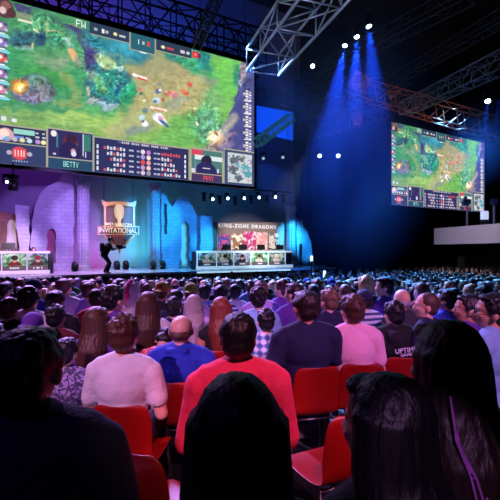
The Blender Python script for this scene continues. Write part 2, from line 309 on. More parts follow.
    keep = img.copy(); disc(.815, .165, .038, (52, 44, 76)); disc(.815, .14, .022, (176, 120, 128)); disc(.813, .08, .075, (46, 44, 92)); rect(.757, .773, .07, .10, (210, 210, 226)); disc(.818, .178, .03, (44, 38, 68)); rect(.858, .864, .08, .11, (210, 210, 226)); rect(.8, .83, .105, .112, (210, 200, 214)); rect(.77, .775, .08, .16, (120, 130, 160))
    m_ = ~clip(.757, .878, .066, .245); img[m_] = keep[m_]
    word('PRAY', .803, .014, .036, (236, 80, 94), .6)
    # small map
    panel(.888, 1.0, .275, (60, 74, 110)); rect(.9, .992, .02, .255, (196, 200, 206))
    keep = img.copy()
    nn = vnoise(UU*400, VV*230, 2.2, 9)
    for (u, v, r, c) in [(.925, .2, .036, (74, 92, 104)), (.95, .215, .026, (80, 96, 104)), (.918, .12, .034, (76, 90, 104)), (.968, .15, .03, (70, 160, 176)), (.975, .1, .034, (74, 150, 166)), (.94, .06, .03, (78, 90, 104)), (.99, .2, .02, (120, 130, 140)), (.935, .165, .02, (110, 150, 180))]:
        q = np.hypot((UU-u)*16/9, VV-v)+(nn-.5)*.03; setc((r-q)/.004, c, .9)
    for i in range(60):
        disc(.9+rnd.random()*.092, .02+rnd.random()*.235, .004, rnd.choice([(240, 240, 240), (200, 110, 110), (110, 110, 130), (240, 236, 230)]), .8)
    m_ = ~clip(.9, .992, .02, .255); img[m_] = keep[m_]
    rect(0, 1, 0, .006, (70, 80, 110))
    return np.clip(img, 0, 1)

SCP = 21.5
s0, s1 = S(-5, SCP), S(254, SCP); D0 = W(-5, 250, SCP).y
SW = s1-s0; z1 = CAMZ+(CY+4)/F*D0; z0 = CAMZ+(CY-162.8)/F*D0; SH = z1-z0
def make_picture():
    nx, ny = 760, 428
    uu, vv = np.meshgrid(np.linspace(0, 1, nx+1), np.linspace(0, 1, ny+1))
    wx = U.x*(s0+uu*SW)+N.x*SCP; wy = U.y*(s0+uu*SW)+N.y*SCP; wz = z0+vv*SH
    X = CX+F*wx/wy; Y = CY-F*(wz-CAMZ)/wy
    img = paint(X, Y, uu, vv)
    ln = np.where(img <= .04045, img/12.92, ((img+.055)/1.055)**2.4)
    me = bpy.data.meshes.new('picture')
    co = np.stack([(uu-.5)*SW, (vv)*SH, np.zeros_like(uu)], -1).reshape(-1, 3)
    i = np.arange((nx+1)*ny).reshape(ny, nx+1)[:, :-1].ravel()
    fc = np.stack([i, i+1, i+nx+2, i+nx+1], -1)
    me.vertices.add(len(co)); me.vertices.foreach_set('co', co.ravel())
    me.loops.add(fc.size); me.loops.foreach_set('vertex_index', fc.ravel())
    me.polygons.add(len(fc)); me.polygons.foreach_set('loop_start', np.arange(0, fc.size, 4)); me.polygons.foreach_set('loop_total', np.full(len(fc), 4))
    me.update()
    ca = me.color_attributes.new('picture', 'FLOAT_COLOR', 'POINT')
    rgba = np.concatenate([ln.reshape(-1, 3), np.ones((len(co), 1))], -1)
    ca.data.foreach_set('color', rgba.ravel().astype(np.float32))
    return me
m_led = bpy.data.materials.new('led_screen'); m_led.use_nodes = True
_nt = m_led.node_tree; _nt.nodes.clear()
_o = _nt.nodes.new('ShaderNodeOutputMaterial'); _e = _nt.nodes.new('ShaderNodeEmission'); _a = _nt.nodes.new('ShaderNodeAttribute'); _a.attribute_name = 'picture'
_nt.links.new(_a.outputs['Color'], _e.inputs[0]); _nt.links.new(_e.outputs[0], _o.inputs[0]); _e.inputs[1].default_value = 1.15
m_black = mat('black_casing', (.03, .03, .04), .5)
m_steel = mat('truss_aluminium', (.55, .56, .6), .35, .8)
m_dark = mat('dark_steel', (.06, .06, .08), .5, .5)
pic = make_picture(); pic.materials.append(m_led)
def screen(name, label, s_mid, p, zb, sc_, hh):
    t = thing(name, label, 'screen', P(s_mid, p, zb), 0)
    R = Matrix.Translation((0, 0, 0)) @ FR
    q = link('screen_image', pic, t); q.matrix_local = Matrix.Translation(-N*.0) @ FR @ Matrix.Diagonal((sc_, hh, 1, 1))
    w = SW*sc_; h = SH*hh
    bm = bmesh.new()
    for c, sz in [((0, h/2, -.16), (w, h, .3))]: add_box(bm, c, sz, FR)
    obj('screen_cabinet', bm, m_black, t)
    bm = bmesh.new(); b = .16
    for c, sz in [((0, -b/2, -.1), (w+2*b, b, .3)), ((0, h+b/2+.06, -.1), (w+2*b, b+.12, .3)), ((-w/2-b/2, h/2, -.1), (b, h, .3)), ((w/2+b/2, h/2, -.1), (b, h, .3))]: add_box(bm, c, sz, FR)
    obj('screen_border', bm, m_black, t)
    for k in range(4):
        x = (-.4+.8*k/3)*w
        bm = bmesh.new(); add_cyl(bm, FR @ Vector((x, h+.1, -.15)), FR @ Vector((x, h+1.3, -.15)), .02, seg=6)
        obj('hanging_cable', bm, m_dark, t)
    return t
screen('led_screen', 'huge bright screen over the stage showing a green battle map', (s0+s1)/2, SCP, z0, 1, 1)
ra, rb = S(391, SCP), S(484.5, SCP); DR = W(391, 250, SCP).y
rz0 = CAMZ+(CY-204.5)/F*DR; rz1 = CAMZ+(CY-121.3)/F*DR
screen('led_screen', 'smaller bright screen on the far right above the white balcony', (ra+rb)/2, SCP, rz0, (rb-ra)/SW, (rz1-rz0)/SH)
# ------------------------------------------------------------------ room
PB, CEIL = 28.5, 22.0
SL, SR, PF = -17.0, 44.0, -13.0
def fzs(s, p): return fz((U*s+N*p).y)
m_floor = mat('dark_hall_floor', (.05, .05, .06), .55, bump=.1, bscale=6)
bm = bmesh.new(); ny = 60
g = []
xs = [-45+i*6 for i in range(20)]; ys = [-26+i*1.0 for i in range(29)]+[2.5]+[3+i*1.25 for i in range(16)]+[17.8]+[24+i*4 for i in range(12)]
ys = sorted(set(ys))
for y in ys: g.append([bm.verts.new((x, y, fz(y))) for x in xs])
for j in range(len(ys)-1):
    for i in range(len(xs)-1): bm.faces.new((g[j][i], g[j][i+1], g[j+1][i+1], g[j+1][i]))
tag(obj('floor', bm, m_floor), kind='structure')
def curtain_mat(name, col):
    m = mat(name, col, .8, bump=.5, bscale=1.2, var=.25, stretch=(1, 1, .12), vscale=.6); return m
m_wall = curtain_mat('back_wall_cloth', (.42, .42, .5)); m_wallk = mat('black_wall_cloth', (.03, .03, .045), .9, bump=.3, bscale=2)
m_ceil = mat('black_ceiling', (.035, .035, .045), .9)
def wall(name, a, b, z0_, z1_, m, t=.3):
    bm = bmesh.new(); sbox(bm, a[0], b[0], a[1], b[1], z0_, z1_); return tag(obj(name, bm, m), kind='structure')
wall('wall_back', (SL, PB), (S(300, PB), PB+.3), -1.2, CEIL, m_wall)
wall('wall_back', (S(300, PB), PB), (SR, PB+.3), -1.2, CEIL, m_wallk)
wall('wall_left', (SL-.3, PF), (SL, PB), -1.2, CEIL, m_wallk)
wall('wall_right', (SR, PF), (SR+.3, PB), -1.2, CEIL, m_wallk)
wall('wall_front', (SL, PF-.3), (SR, PF), -1.2, CEIL, m_wallk)
wall('ceiling', (SL, PF), (SR, PB), CEIL, CEIL+.3, m_ceil)

# ------------------------------------------------------------------ stage platform
STP = 21.0; se = 18.7
m_deck = mat('glossy_stage_floor', (.62, .62, .68), .25, bump=.03, bscale=3)
t = thing('stage_platform', 'long low stage platform with a glossy reflective floor along the back', 'stage', P(0, STP, STZ))
bm = bmesh.new(); sbox(bm, SL+.1-0, se, 0, PB-STP-.1, -.12, 0); obj('deck', bm, m_deck, t)
bm = bmesh.new(); sbox(bm, se, 20.5, 3.2, 5.3, -.12, 0); obj('side_deck', bm, m_deck, t)
bm = bmesh.new(); sbox(bm, se, 20.5, 3.25, 5.25, -1.31, -.12); obj('side_riser', bm, m_wallk, t)
bm = bmesh.new(); sbox(bm, SL+.1, se, .05, .15, -1.31, -.12); obj('front_skirt', bm, m_wallk, t)
bm = bmesh.new(); sbox(bm, se-.1, se, .05, PB-STP-.1, -1.31, -.12); obj('side_skirt', bm, m_wallk, t)
def led_edge(px0, px1, col, name, st):
    bm = bmesh.new(); sbox(bm, S(px0, STP), S(px1, STP), -.03, .0, -.11, -.02)
    obj('edge_light_strip', bm, mat(name, col, .4, emit=col, estr=st), t)
led_edge(-12, 62, (.78, .66, .95), 'violet_strip', .5)
led_edge(197, 290, (.75, .93, 1), 'ice_strip', .8)

# ------------------------------------------------------------------ ruined castle scenery
def stone(name, col):
    if name in _m: return _m[name]
    m = mat(name, col, .85, bump=.5, bscale=3.5, var=.32, vscale=1.6); nt = m.node_tree; b = nt.nodes['Principled BSDF']
    tc = [x for x in nt.nodes if x.type == 'TEX_COORD'][0]; dt = nt.nodes.new('ShaderNodeVectorMath'); dt.operation = 'DOT_PRODUCT'; dt.inputs[1].default_value = U; nt.links.new(tc.outputs['Object'], dt.inputs[0])
    sp = nt.nodes.new('ShaderNodeSeparateXYZ'); nt.links.new(tc.outputs['Object'], sp.inputs[0]); cb = nt.nodes.new('ShaderNodeCombineXYZ'); nt.links.new(dt.outputs['Value'], cb.inputs[0]); nt.links.new(sp.outputs[2], cb.inputs[1])
    br = nt.nodes.new('ShaderNodeTexBrick'); br.inputs['Scale'].default_value = 1.1; br.inputs['Mortar Size'].default_value = .02; br.inputs['Color1'].default_value = (1, 1, 1, 1); br.inputs['Color2'].default_value = (.84, .84, .84, 1); br.inputs['Mortar'].default_value = (.72, .72, .72, 1); nt.links.new(cb.outputs[0], br.inputs[0])
    mu = nt.nodes.new('ShaderNodeMix'); mu.data_type = 'RGBA'; mu.blend_type = 'MULTIPLY'; mu.inputs[0].default_value = 1
    mx = [x for x in nt.nodes if x.type == 'MIX' and x is not mu and x != mu][0]
    nt.links.new(mx.outputs[2], mu.inputs[6]); nt.links.new(br.outputs[0], mu.inputs[7]); nt.links.new(mu.outputs[2], b.inputs['Base Color'])
    return m
m_stone = stone('castle_stone', (.62, .62, .68)); m_stone2 = stone('brown_castle_stone', (.5, .36, .3))
def arch(cx, y0, y1, w):
    h = w*1.5; pts = [(cx-w, y1), (cx-w, y0+h)]
    for k in range(1, 6): a = k/6; pts.append((cx-w+w*a**1.4, y0+h-h*math.sin(a*math.pi/2)))
    pts.append((cx, y0))
    for k in range(5, 0, -1): a = k/6; pts.append((cx+w-w*a**1.4, y0+h-h*math.sin(a*math.pi/2)))
    pts += [(cx+w, y0+h), (cx+w, y1)]; return pts
def scenery(name, label, p, cx):
    return thing(name, label, 'scenery', P(S(cx, p), p, STZ))
BOT = 277
t = scenery('castle_ruin', 'tall purple-lit castle ruin with pointed doorway behind the left desk', 25.8, 60)
stage_plate('ruin_wall', [[(31, BOT), (31, 236), (31.5, 222), (34, 208), (38, 198), (42, 191), (46, 187), (52, 184), (58, 181), (63, 174), (73, 172), (73.5, BOT)], arch(51.3, 228, 262, 4.6)], 25.8, .5, m_stone, t, rag=.06)
stage_plate('doorway_panel', [[(45, 226), (58, 226), (58, 275), (45, 275)]], 26.3, .1, mat('rose_panel', (.62, .3, .42), .7), t)
stage_plate('stone_course', [[(37.5, 200.3), (72, 201.6), (72, 202.6), (37.2, 201.4)]], 25.5, .12, m_stone, t)
def column(label, px0, px1, top, p, m, cap=True, rings=(), lean=None):
    w = (S(px1, p)-S(px0, p)); sc0 = (S(px0, p)+S(px1, p))/2; t = thing('castle_column', label, 'column', P(sc0, p, STZ)); H = ZZ((px0+px1)/2, top, p)-STZ
    bm = bmesh.new(); n = 32; prof = [(0, 1.18), (.25, 1.18), (.3, 1.0), (H-.55, .93), (H-.5, 1.05), (H-.3, 1.12), (H-.25, 1.2), (H, 1.2)]
    rs = []
    for z, k in prof:
        ring = []
        for i in range(n):
            a = 2*math.pi*i/n; r = w/2.36*k*(1 if (i % 4) or k > 1.02 else .88)
            ring.append(bm.verts.new((r*math.cos(a), r*math.sin(a), z+(rnd.uniform(-.18, .12) if z == H else 0))))
        rs.append(ring)
    for a, b in zip(rs[:-1], rs[1:]):
        for i in range(n): bm.faces.new((a[i], a[(i+1) % n], b[(i+1) % n], b[i]))
    bm.faces.new(rs[-1]); bm.faces.new(rs[0][::-1]); obj('shaft', bm, m, t)
    return t
column('broken purple fluted column left of the trophy banner', 75.5, 91, 178, 25.2, m_stone)
t = scenery('stone_pillar', 'short broken purple pillar standing just behind the left desk', 25.2, 22)
stage_plate('pillar_slab', [[(19, BOT), (19.5, 246), (17.5, 232), (16, 218), (15.3, 204.5), (28.8, 206.2), (28.5, 216), (30, 222), (28.6, 230), (30.2, 236), (29.2, 244), (29.5, BOT)]], 25.2, .6, m_stone, t, rag=.05)
t = scenery('arched_window_panel', 'brown gothic arched window panel at the far left of the stage', 26.3, 4)
stage_plate('window_wall', [[(-22, BOT), (-22, 205), (3, 211), (9, 213), (14, 214), (18, 216), (18, BOT)], arch(11.5, 218, 250, 4.6), arch(-6, 214, 250, 6)], 26.3, .35, m_stone2, t, rag=.03)
stage_plate('window_backing', [[(-20, 215), (17, 217), (17, 252), (-20, 252)]], 26.7, .08, mat('glowing_window_backing', (.72, .7, .66), .7, emit=(.75, .72, .62), estr=.16), t)  # backing given its own glow in place of light through the arches
column('tall broken blue column right of the trophy banner', 149.5, 161, 184, 25.2, m_stone)
t = scenery('castle_ruin', 'wide blue-lit broken castle wall with bright arched opening', 25.8, 180)
stage_plate('ruin_wall', [[(160.5, BOT), (160.5, 190), (164, 193), (168, 203), (171.5, 207), (175, 200), (183, 196), (187, 199), (191.5, 206.5), (194, 213), (197.5, 219), (198, 232), (199.5, 246), (197.5, 262), (198, BOT)], arch(184, 221, 266, 4.1), [(163, 203), (166.2, 204), (166.2, 234), (163, 234)]], 25.8, .5, m_stone, t, rag=.06)
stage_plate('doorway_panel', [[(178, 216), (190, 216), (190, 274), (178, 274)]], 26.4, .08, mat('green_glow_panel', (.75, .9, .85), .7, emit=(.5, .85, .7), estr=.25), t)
t = scenery('stone_pillar', 'short bright blue square pillar left of the right desk', 25.2, 205)
stage_plate('pillar_slab', [[(198.7, BOT), (199, 240), (198.5, 226), (199, 215.5), (211, 216), (210.6, 228), (211.2, 240), (211, BOT)]], 25.2, .6, m_stone, t, rag=.05)
column('round-topped blue column at the right end of the stage', 285.8, 295.4, 206, 25.0, m_stone)
t = scenery('castle_ruin', 'stepped broken blue wall sloping down at the right end of the stage', 25.3, 303)
stage_plate('ruin_wall', [[(294.5, BOT), (294.5, 216), (296.5, 220), (300.5, 219.5), (301.5, 226), (304.7, 229.6), (307, 237), (309, 242), (310.5, 254), (313, 266), (314, BOT)], [(297.5, 244), (300, 243), (300.5, 268), (297.5, 268)]], 25.3, .5, m_stone, t, rag=.05)

# team backdrop behind the right desk
t = scenery('team_backdrop', 'pale backdrop wall with a team name above posters behind right desk', 25.4, 250)
stage_plate('backdrop_panel', [[(214, BOT), (214, 222.5), (286.5, 221.5), (286.5, BOT)]], 25.4, .2, mat('taupe_backdrop', (.6, .54, .5), .7), t)
stage_plate('corner_post', [[(211.5, BOT), (211.5, 221.5), (216.5, 221.8), (216.5, BOT)]], 25.1, .25, mat('brown_post', (.36, .24, .22), .6), t)
me = text_mesh('KING-ZONE DRAGONX', .62, mat('white_letters', (.95, .95, .97), .5, emit=(.95, .95, 1), estr=.35), .03, sp=1.35)
wtxt = max(v.co.x for v in me.vertices)-min(v.co.x for v in me.vertices); want = S(277, 25.2)-S(219.5, 25.2)
me.transform(Matrix.Diagonal((want/wtxt, .62, 1, 1)))
q = link('lettering', me, t); q.matrix_local = Matrix.Translation(P(S(248.5, 25.2), 25.2, ZZ(248.5, 226, 25.2))-t.location) @ FR
posters = [(218.5, 229.5, 234, (.2, .25, .55), (.75, .3, .5)), (231, 242.5, 233, (.85, .88, .8), (.6, .4, .3)), (243, 255.5, 231, (.95, .85, .88), (.75, .2, .45)), (256, 267, 232, (.9, .6, .6), (.95, .9, .9)), (269, 278, 233, (.3, .42, .42), (.9, .84, .8))]
for i, (a, b, y, c1, c2) in enumerate(posters):
    bm = bmesh.new(); sa, sb_ = S(a, 25.25), S(b, 25.25); sbox(bm, sa, sb_, 25.2, 25.24, STZ+1.2, ZZ((a+b)/2, y, 25.25)); bmesh.ops.translate(bm, vec=-t.location, verts=bm.verts)
    nm = 'poster_art_%d' % i
    m = mat(nm, c1, .6); nt = m.node_tree; nz = [x for x in nt.nodes if x.type == 'TEX_NOISE'][0]; nz.inputs['Scale'].default_value = 2.2; nz.inputs['Detail'].default_value = 2; nz.inputs['Distortion'].default_value = 1.5
    mx = [x for x in nt.nodes if x.type == 'MIX'][0]; rp = nt.nodes.new('ShaderNodeValToRGB'); rp.color_ramp.elements[0].position = .42; rp.color_ramp.elements[1].position = .56
    rp.color_ramp.elements[0].color = lin(c1)+(1,); rp.color_ramp.elements[1].color = lin(c2)+(1,)
    e = rp.color_ramp.elements.new(.5); e.color = lin(tuple(.5*(x+y_) for x, y_ in zip(c1, c2)))+(1,)
    nt.links.new(nz.outputs[0], rp.inputs[0]); bs = nt.nodes['Principled BSDF']; nt.links.new(rp.outputs[0], bs.inputs['Base Color']); nt.links.new(rp.outputs[0], bs.inputs['Emission Color']); bs.inputs['Emission Strength'].default_value = .35
    o = obj('player_poster', bm, m, t)

# ------------------------------------------------------------------ team desks
def art_mat(i, cols):
    nm = 'desk_art_%d' % i
    m = mat(nm, cols[0], .5); nt = m.node_tree; bs = nt.nodes['Principled BSDF']
    nz = [x for x in nt.nodes if x.type == 'TEX_NOISE'][0]; nz.inputs['Scale'].default_value = 3.2; nz.inputs['Distortion'].default_value = 1
    rp = nt.nodes.new('ShaderNodeValToRGB'); el = rp.color_ramp.elements
    el[0].position = .36; el[0].color = lin(cols[0])+(1,); el[1].position = .62; el[1].color = lin(cols[-1])+(1,)
    for k, c in enumerate(cols[1:-1]): e = el.new(.44+k*.06); e.color = lin(c)+(1,)
    nt.links.new(nz.outputs[0], rp.inputs[0]); nt.links.new(rp.outputs[0], bs.inputs['Base Color']); nt.links.new(rp.outputs[0], bs.inputs['Emission Color']); bs.inputs['Emission Strength'].default_value = .35
    return m
ART = [art_mat(0, [(.08, .1, .16), (.15, .4, .3), (.75, .8, .75)]), art_mat(1, [(.1, .2, .18), (.3, .5, .35), (.85, .85, .8)]), art_mat(2, [(.1, .1, .2), (.25, .3, .45), (.7, .75, .8)]), art_mat(3, [(.08, .3, .2), (.25, .6, .35), (.8, .9, .8)])]
m_hair_k = mat('black_hair', (.045, .04, .05), .38, bump=.6, bscale=60, stretch=(1, 1, .12), spec=.6)
def desk(label, pxs, p, ytop, strip, frame, heads, side):
    a, b = S(pxs[0], p), S(pxs[-1], p); H = 1.12
    t = thing('team_desk', label, 'desk', P(a, p, STZ))
    w = b-a; L = lambda bm, x0, x1, y0, y1, zz0, zz1: sbox(bm, x0, x1, y0, y1, zz0, zz1)
    ms = mat(frame+'_frame', strip, .4, emit=strip, estr=.55)
    bm = bmesh.new(); L(bm, -.05, w+.05, -.08, .75, H-.04, H); obj('desk_top', bm, mat('desk_top_grey', (.5, .5, .56), .4), t)
    bm = bmesh.new(); L(bm, -.06, w+.06, -.13, -.08, H-.09, H+.03); obj('top_light_strip', bm, ms, t)
    bm = bmesh.new(); L(bm, -.06, w+.06, -.2, -.08, .02, .2); obj('bottom_light_strip', bm, ms, t)
    bm = bmesh.new(); L(bm, 0, w, .02, .06, 0, H-.04); obj('front_board', bm, m_black, t)
    for q in (0, w): bm = bmesh.new(); L(bm, q-.04, q+.04, -.05, .7, 0, H-.04); obj('side_board', bm, m_black, t)
    for i in range(len(pxs)-1):
        x0, x1 = S(pxs[i], p)-a, S(pxs[i+1], p)-a
        bm = bmesh.new(); L(bm, x0-.025, x0+.025, -.11, -.04, .18, H-.08); obj('divider', bm, ms, t)
        if side and i == len(pxs)-2: 
            bm = bmesh.new(); L(bm, x0+.04, x1-.04, -.03, .0, .2, H-.1); obj('plain_panel', bm, mat('navy_panel', (.08, .07, .22), .4), t); continue
        bm = bmesh.new(); L(bm, x0+.04, x1-.04, -.03, .0, .42, H-.1); fp = obj('front_panel', bm, ART[i % 4], t)
        bm = bmesh.new(); L(bm, x0+.03, x1-.03, -.09, .0, .22, .42); npn = obj('name_plate', bm, mat('taupe_plate', (.45, .38, .4), .5), t)
        # portrait on the panel: hair, face, shoulders as flat colour shapes raised off the board
        cx = (x0+x1)/2; hc, tc = heads[i % len(heads)]
        for (ex, ez, rx, rz, c, dy, nm) in [(cx, .5, .28, .16, tc, -.05, 'printed_shirt'), (cx, .72, .11, .14, (.85, .65, .58), -.07, 'printed_face'), (cx, .82, .15, .12, hc, -.085, 'printed_hair')]:
            bm = bmesh.new(); bmesh.ops.create_circle(bm, cap_ends=True, segments=14, radius=1)
            M = Matrix.Translation(U*ex+N*dy+Z*ez) @ FR @ Matrix.Diagonal((rx, rz, 1, 1)); bmesh.ops.transform(bm, matrix=M, verts=bm.verts)
            if ez < .6: bmesh.ops.bisect_plane(bm, geom=bm.verts[:]+bm.edges[:]+bm.faces[:], plane_co=Z*.43, plane_no=-Z, clear_outer=True)
            ee = bmesh.ops.extrude_face_region(bm, geom=bm.faces[:]); bmesh.ops.translate(bm, vec=N*.012, verts=[v for v in ee['geom'] if isinstance(v, bmesh.types.BMVert)])
            obj(nm, bm, mat('print_%d%d%d' % tuple(int(9*k) for k in c), c, .5, emit=c, estr=.3), fp)
        bm = bmesh.new()
        for k in range(6):
            if rnd.random() < .85: L(bm, cx-.2+k*.07, cx-.155+k*.07, -.1, -.09, .28, .36)
        obj('plate_marks', bm, mat('white_print', (.9, .9, .92), .5, emit=(.9, .9, .95), estr=.6), npn)
    return t, a, w
pR = 22.6
RED = ((.5, .08, .12), (.3, .1, .14))
desk('white-framed team desk with player portraits at left end of stage', [-71, -47, -23, 1.8, 27, 48.5, 53.5][0:6], pR, 251, (.86, .76, .95), 'violet', [RED, ((.1, .08, .1), (.5, .1, .12))], False)
t = bpy.data.objects['team_desk']
bm = bmesh.new(); x0 = S(48.5, pR)-S(-71, pR); sbox(bm, x0+.05, S(53.5, pR)-S(-71, pR), -.06, .7, 0, 1.08); obj('end_cabinet', bm, mat('navy_panel', (.08, .07, .2), .4), t)
desk('white-framed team desk with player portraits under the team name', [196.5, 216, 233, 250.2, 267.5, 284.5, 290.5], pR, 252, (.8, .93, 1), 'ice', [((.85, .82, .7), (.85, .82, .8)), ((.1, .08, .1), (.85, .85, .88)), ((.12, .1, .12), (.16, .15, .2)), ((.35, .2, .16), (.85, .85, .88))], True)
# monitors on the desks
def monitor(px, p, label, group):
    t = thing('desk_monitor', label, 'monitor', P(S(px, p), p, STZ+1.12), 0, group)
    bm = bmesh.new(); sbox(bm, -.3, .3, -.02, .02, .1, .44, bevel=.008); obj('display', bm, m_black, t)
    bm = bmesh.new(); sbox(bm, -.03, .03, .0, .03, .01, .2); obj('stand', bm, m_black, t)
    bm = bmesh.new(); sbox(bm, -.12, .12, -.08, .1, 0, .015); obj('monitor_base', bm, m_black, t)
for i, px in enumerate([226.5, 243, 261, 280]): monitor(px, pR+.35, 'black monitor on right team desk, %s from the left' % ['first', 'second', 'third', 'fourth'][i], 'monitors on the right team desk')
monitor(8.5, pR+.35, 'black monitor standing on the left team desk', 'monitors on the left team desk')

# ------------------------------------------------------------------ trophy banner
p = 26.2
t = thing('trophy_banner', 'bronze shield banner with trophy and event name hanging mid stage', 'banner', P(S(118.5, p), p, ZZ(118.5, 250, p)))
m_bz = mat('bronze_plate', (.46, .32, .32), .45, .1); m_gold = mat('pale_gold', (.88, .66, .48), .35, .25, emit=(.9, .62, .42), estr=.2); m_cream = mat('cream_print', (.97, .92, .8), .5, emit=(1, .9, .72), estr=.45)
out = [(101, 199), (106, 201.5), (118.5, 201), (131, 202), (136, 200.5), (135.5, 205), (134.5, 207), (134.5, 236), (119.5, 251), (104, 236), (104, 206), (102, 203.5)]
inn = [(105.6, 206), (109, 205), (118.5, 204), (129, 205.6), (133, 206), (133, 235), (119.5, 248.5), (105.6, 235)]
stage_plate('shield_plate', [out], p, .1, m_bz, t)
stage_plate('shield_border', [out, inn], p-.12, .16, m_gold, t)
stage_plate('inner_panel', [[(108.5, 208), (115, 207), (115, 224), (108.5, 224)], [(123, 207), (130, 208), (130, 224), (123, 224)]], p-.1, .06, mat('taupe_panel', (.52, .42, .46), .5), t)
stage_plate('name_band', [[(98.3, 226.5), (138.5, 226.5), (138.5, 233.5), (98.3, 233.5)]], p-.25, .16, mat('dark_bronze', (.36, .22, .2), .4), t)
stage_plate('name_band_rim', [[(97.8, 225.8), (139, 225.8), (139, 234.2), (97.8, 234.2)], [(98.8, 226.8), (138, 226.8), (138, 233.3), (98.8, 233.3)]], p-.3, .1, m_gold, t)
stage_plate('emblem', [[(111, 234), (118, 235), (126, 234), (124, 240), (126, 243), (119.5, 247), (112, 243), (114, 240)]], p-.15, .1, mat('copper_emblem', (.75, .45, .36), .4), t)
def lathe(name, prof, c, m, parent):
    bm = bmesh.new(); n = 16; rs = []
    for z, r in prof: rs.append([bm.verts.new((c[0]+r*math.cos(6.2832*i/n), c[1]+r*math.sin(6.2832*i/n), c[2]+z)) for i in range(n)])
    for a, b in zip(rs[:-1], rs[1:]):
        for i in range(n): bm.faces.new((a[i], a[(i+1) % n], b[(i+1) % n], b[i]))
    bm.faces.new(rs[-1]); bm.faces.new(rs[0][::-1]); return obj(name, bm, m, parent, True)
zt = ZZ(118.5, 226, p); kk = W(118.5, 226, p).y/F
lathe('trophy', [(z*kk, r*kk) for z, r in [(0, 3.4), (1, 3.2), (2, 1.8), (4.5, 1.3), (7, 2), (9, 3.6), (12, 4.4), (16, 4.7), (19, 4.2), (21, 3), (22, 1.4)]], P(0, 0, zt)-Z*t.location.z+N*-.22, m_cream, t)
for txt, px, y, x0, x1, h in [('MID-SEASON', 118.5, 223.8, 105.5, 132, 2.9), ('INVITATIONAL', 118.5, 229.9, 99.5, 137.5, 5.0)]:
    me = text_mesh(txt, 1, m_cream, .03); xs_ = [v.co.x for v in me.vertices]; ys_ = [v.co.y for v in me.vertices]; pp = p-.47
    me.transform(Matrix.Diagonal(((S(x1, pp)-S(x0, pp))/(max(xs_)-min(xs_)), (ZZ(px, y-h/2, pp)-ZZ(px, y+h/2, pp))/(max(ys_)-min(ys_)), 1, 1)))
    cxm = (max(v.co.x for v in me.vertices)+min(v.co.x for v in me.vertices))/2; cym = (max(v.co.y for v in me.vertices)+min(v.co.y for v in me.vertices))/2
    me.transform(Matrix.Translation((-cxm, -cym, 0)))
    q = link('lettering', me, t); q.matrix_local = Matrix.Translation(P(S((x0+x1)/2, pp), pp, ZZ(px, y, pp))-t.location) @ FR
for px in (104, 133):
    bm = bmesh.new(); a = P(S(px, p), p, ZZ(px, 201, p))-t.location; add_cyl(bm, a, a+Z*8, .02, seg=6); obj('hanging_wire', bm, m_dark, t)

# ------------------------------------------------------------------ lights and fixtures
def spot(name, loc, target, power, col, ang=40, blend=.5, size=.15, vol=1.0):
    d = bpy.data.lights.new(name, 'SPOT'); d.energy = power; d.color = col; d.spot_size = math.radians(ang); d.spot_blend = blend; d.shadow_soft_size = size
    o = bpy.data.objects.new(name, d); COL.objects.link(o); o.location = loc
    o.rotation_euler = (Vector(target)-Vector(loc)).to_track_quat('-Z', 'Y').to_euler(); d.volume_factor = vol if hasattr(d, 'volume_factor') else 1
    return o
def moving_head(loc, target, label, lens=(.8, .9, 1), strength=14, group=None, floor=False, r=.11):
    loc = Vector(loc); t = thing('moving_head_light', label, 'stage light', loc, 0, group); d = (Vector(target)-loc).normalized()
    up = -1 if not floor else 1
    bm = bmesh.new(); add_box(bm, (0, 0, -up*.28), (.28, .28, .14), bevel=.02); obj('fixture_base', bm, m_black, t)
    for sx in (-1, 1): bm = bmesh.new(); add_box(bm, (sx*.17, 0, -up*.1), (.03, .1, .28)); obj('yoke_arm', bm, m_black, t)
    bm = bmesh.new(); add_cyl(bm, -d*.2, d*.12, r*.95, r*1.15, 16); obj('lamp_head', bm, m_black, t, True)
    bm = bmesh.new(); add_cyl(bm, d*.12, d*.135, r, r, 16); obj('lens', bm, mat('lit_lens_%d' % int(lens[0]*10), lens, .3, emit=lens, estr=strength), t)
    return loc+d*.2
BLUE = (.03, .16, 1); COOL = (.75, .87, 1)
# three bright beams high over the crowd
for i, (px, py) in enumerate([(345, 43), (356.5, 34), (368, 23.5)]):
    Yd = 19-1.2*i; a = PX(px, py, Yd); tg = a+Vector((-1.0+i*1.4, 3.5, -8))
    s_ = moving_head(a, tg-Vector((0, 5.5, 0)), 'bright blue beam light high up, %s of the three' % ['lowest', 'middle', 'highest'][i], (.75, .87, 1), 16, 'three beam lights over the crowd', r=.11)
    spot('beam', s_, tg, 19000, BLUE, 27, .9, .08)
for px, py, lb in [(313, 65, 'single small beam light between the roof truss and dark curtain tower')]:
    a = PX(px, py, 20); s_ = moving_head(a, a+Vector((-.8, -2.5, -2)), lb, (.7, .8, 1), 10, r=.1); spot('beam', s_, a+Vector((-2.5, .5, -4)), 500, BLUE, 16, .8, .06)
a = PX(487.5, 99, 19); s_ = moving_head(a, a+Vector((-1, -2.5, -4)), 'small beam light at the right edge above the side screen', (.75, .87, 1), 14, r=.12); spot('beam', s_, a+Vector((-.5, .6, -6)), 1500, BLUE, 22, .8, .06)
a = PX(499, 97, 19.5); s_ = a; spot('beam', s_, a+Vector((-.2, .6, -6)), 1500, BLUE, 22, .8, .06)
for i, px in enumerate((319.5, 338)):
    a = PX(px, 155.5, 27); moving_head(a, a+Vector((-.3, -3, -.5)), 'small white lamp in the blue haze, %s of the pair' % ['left', 'right'][i], (.8, .9, 1), 9, 'lamp pair in the haze', r=.12)
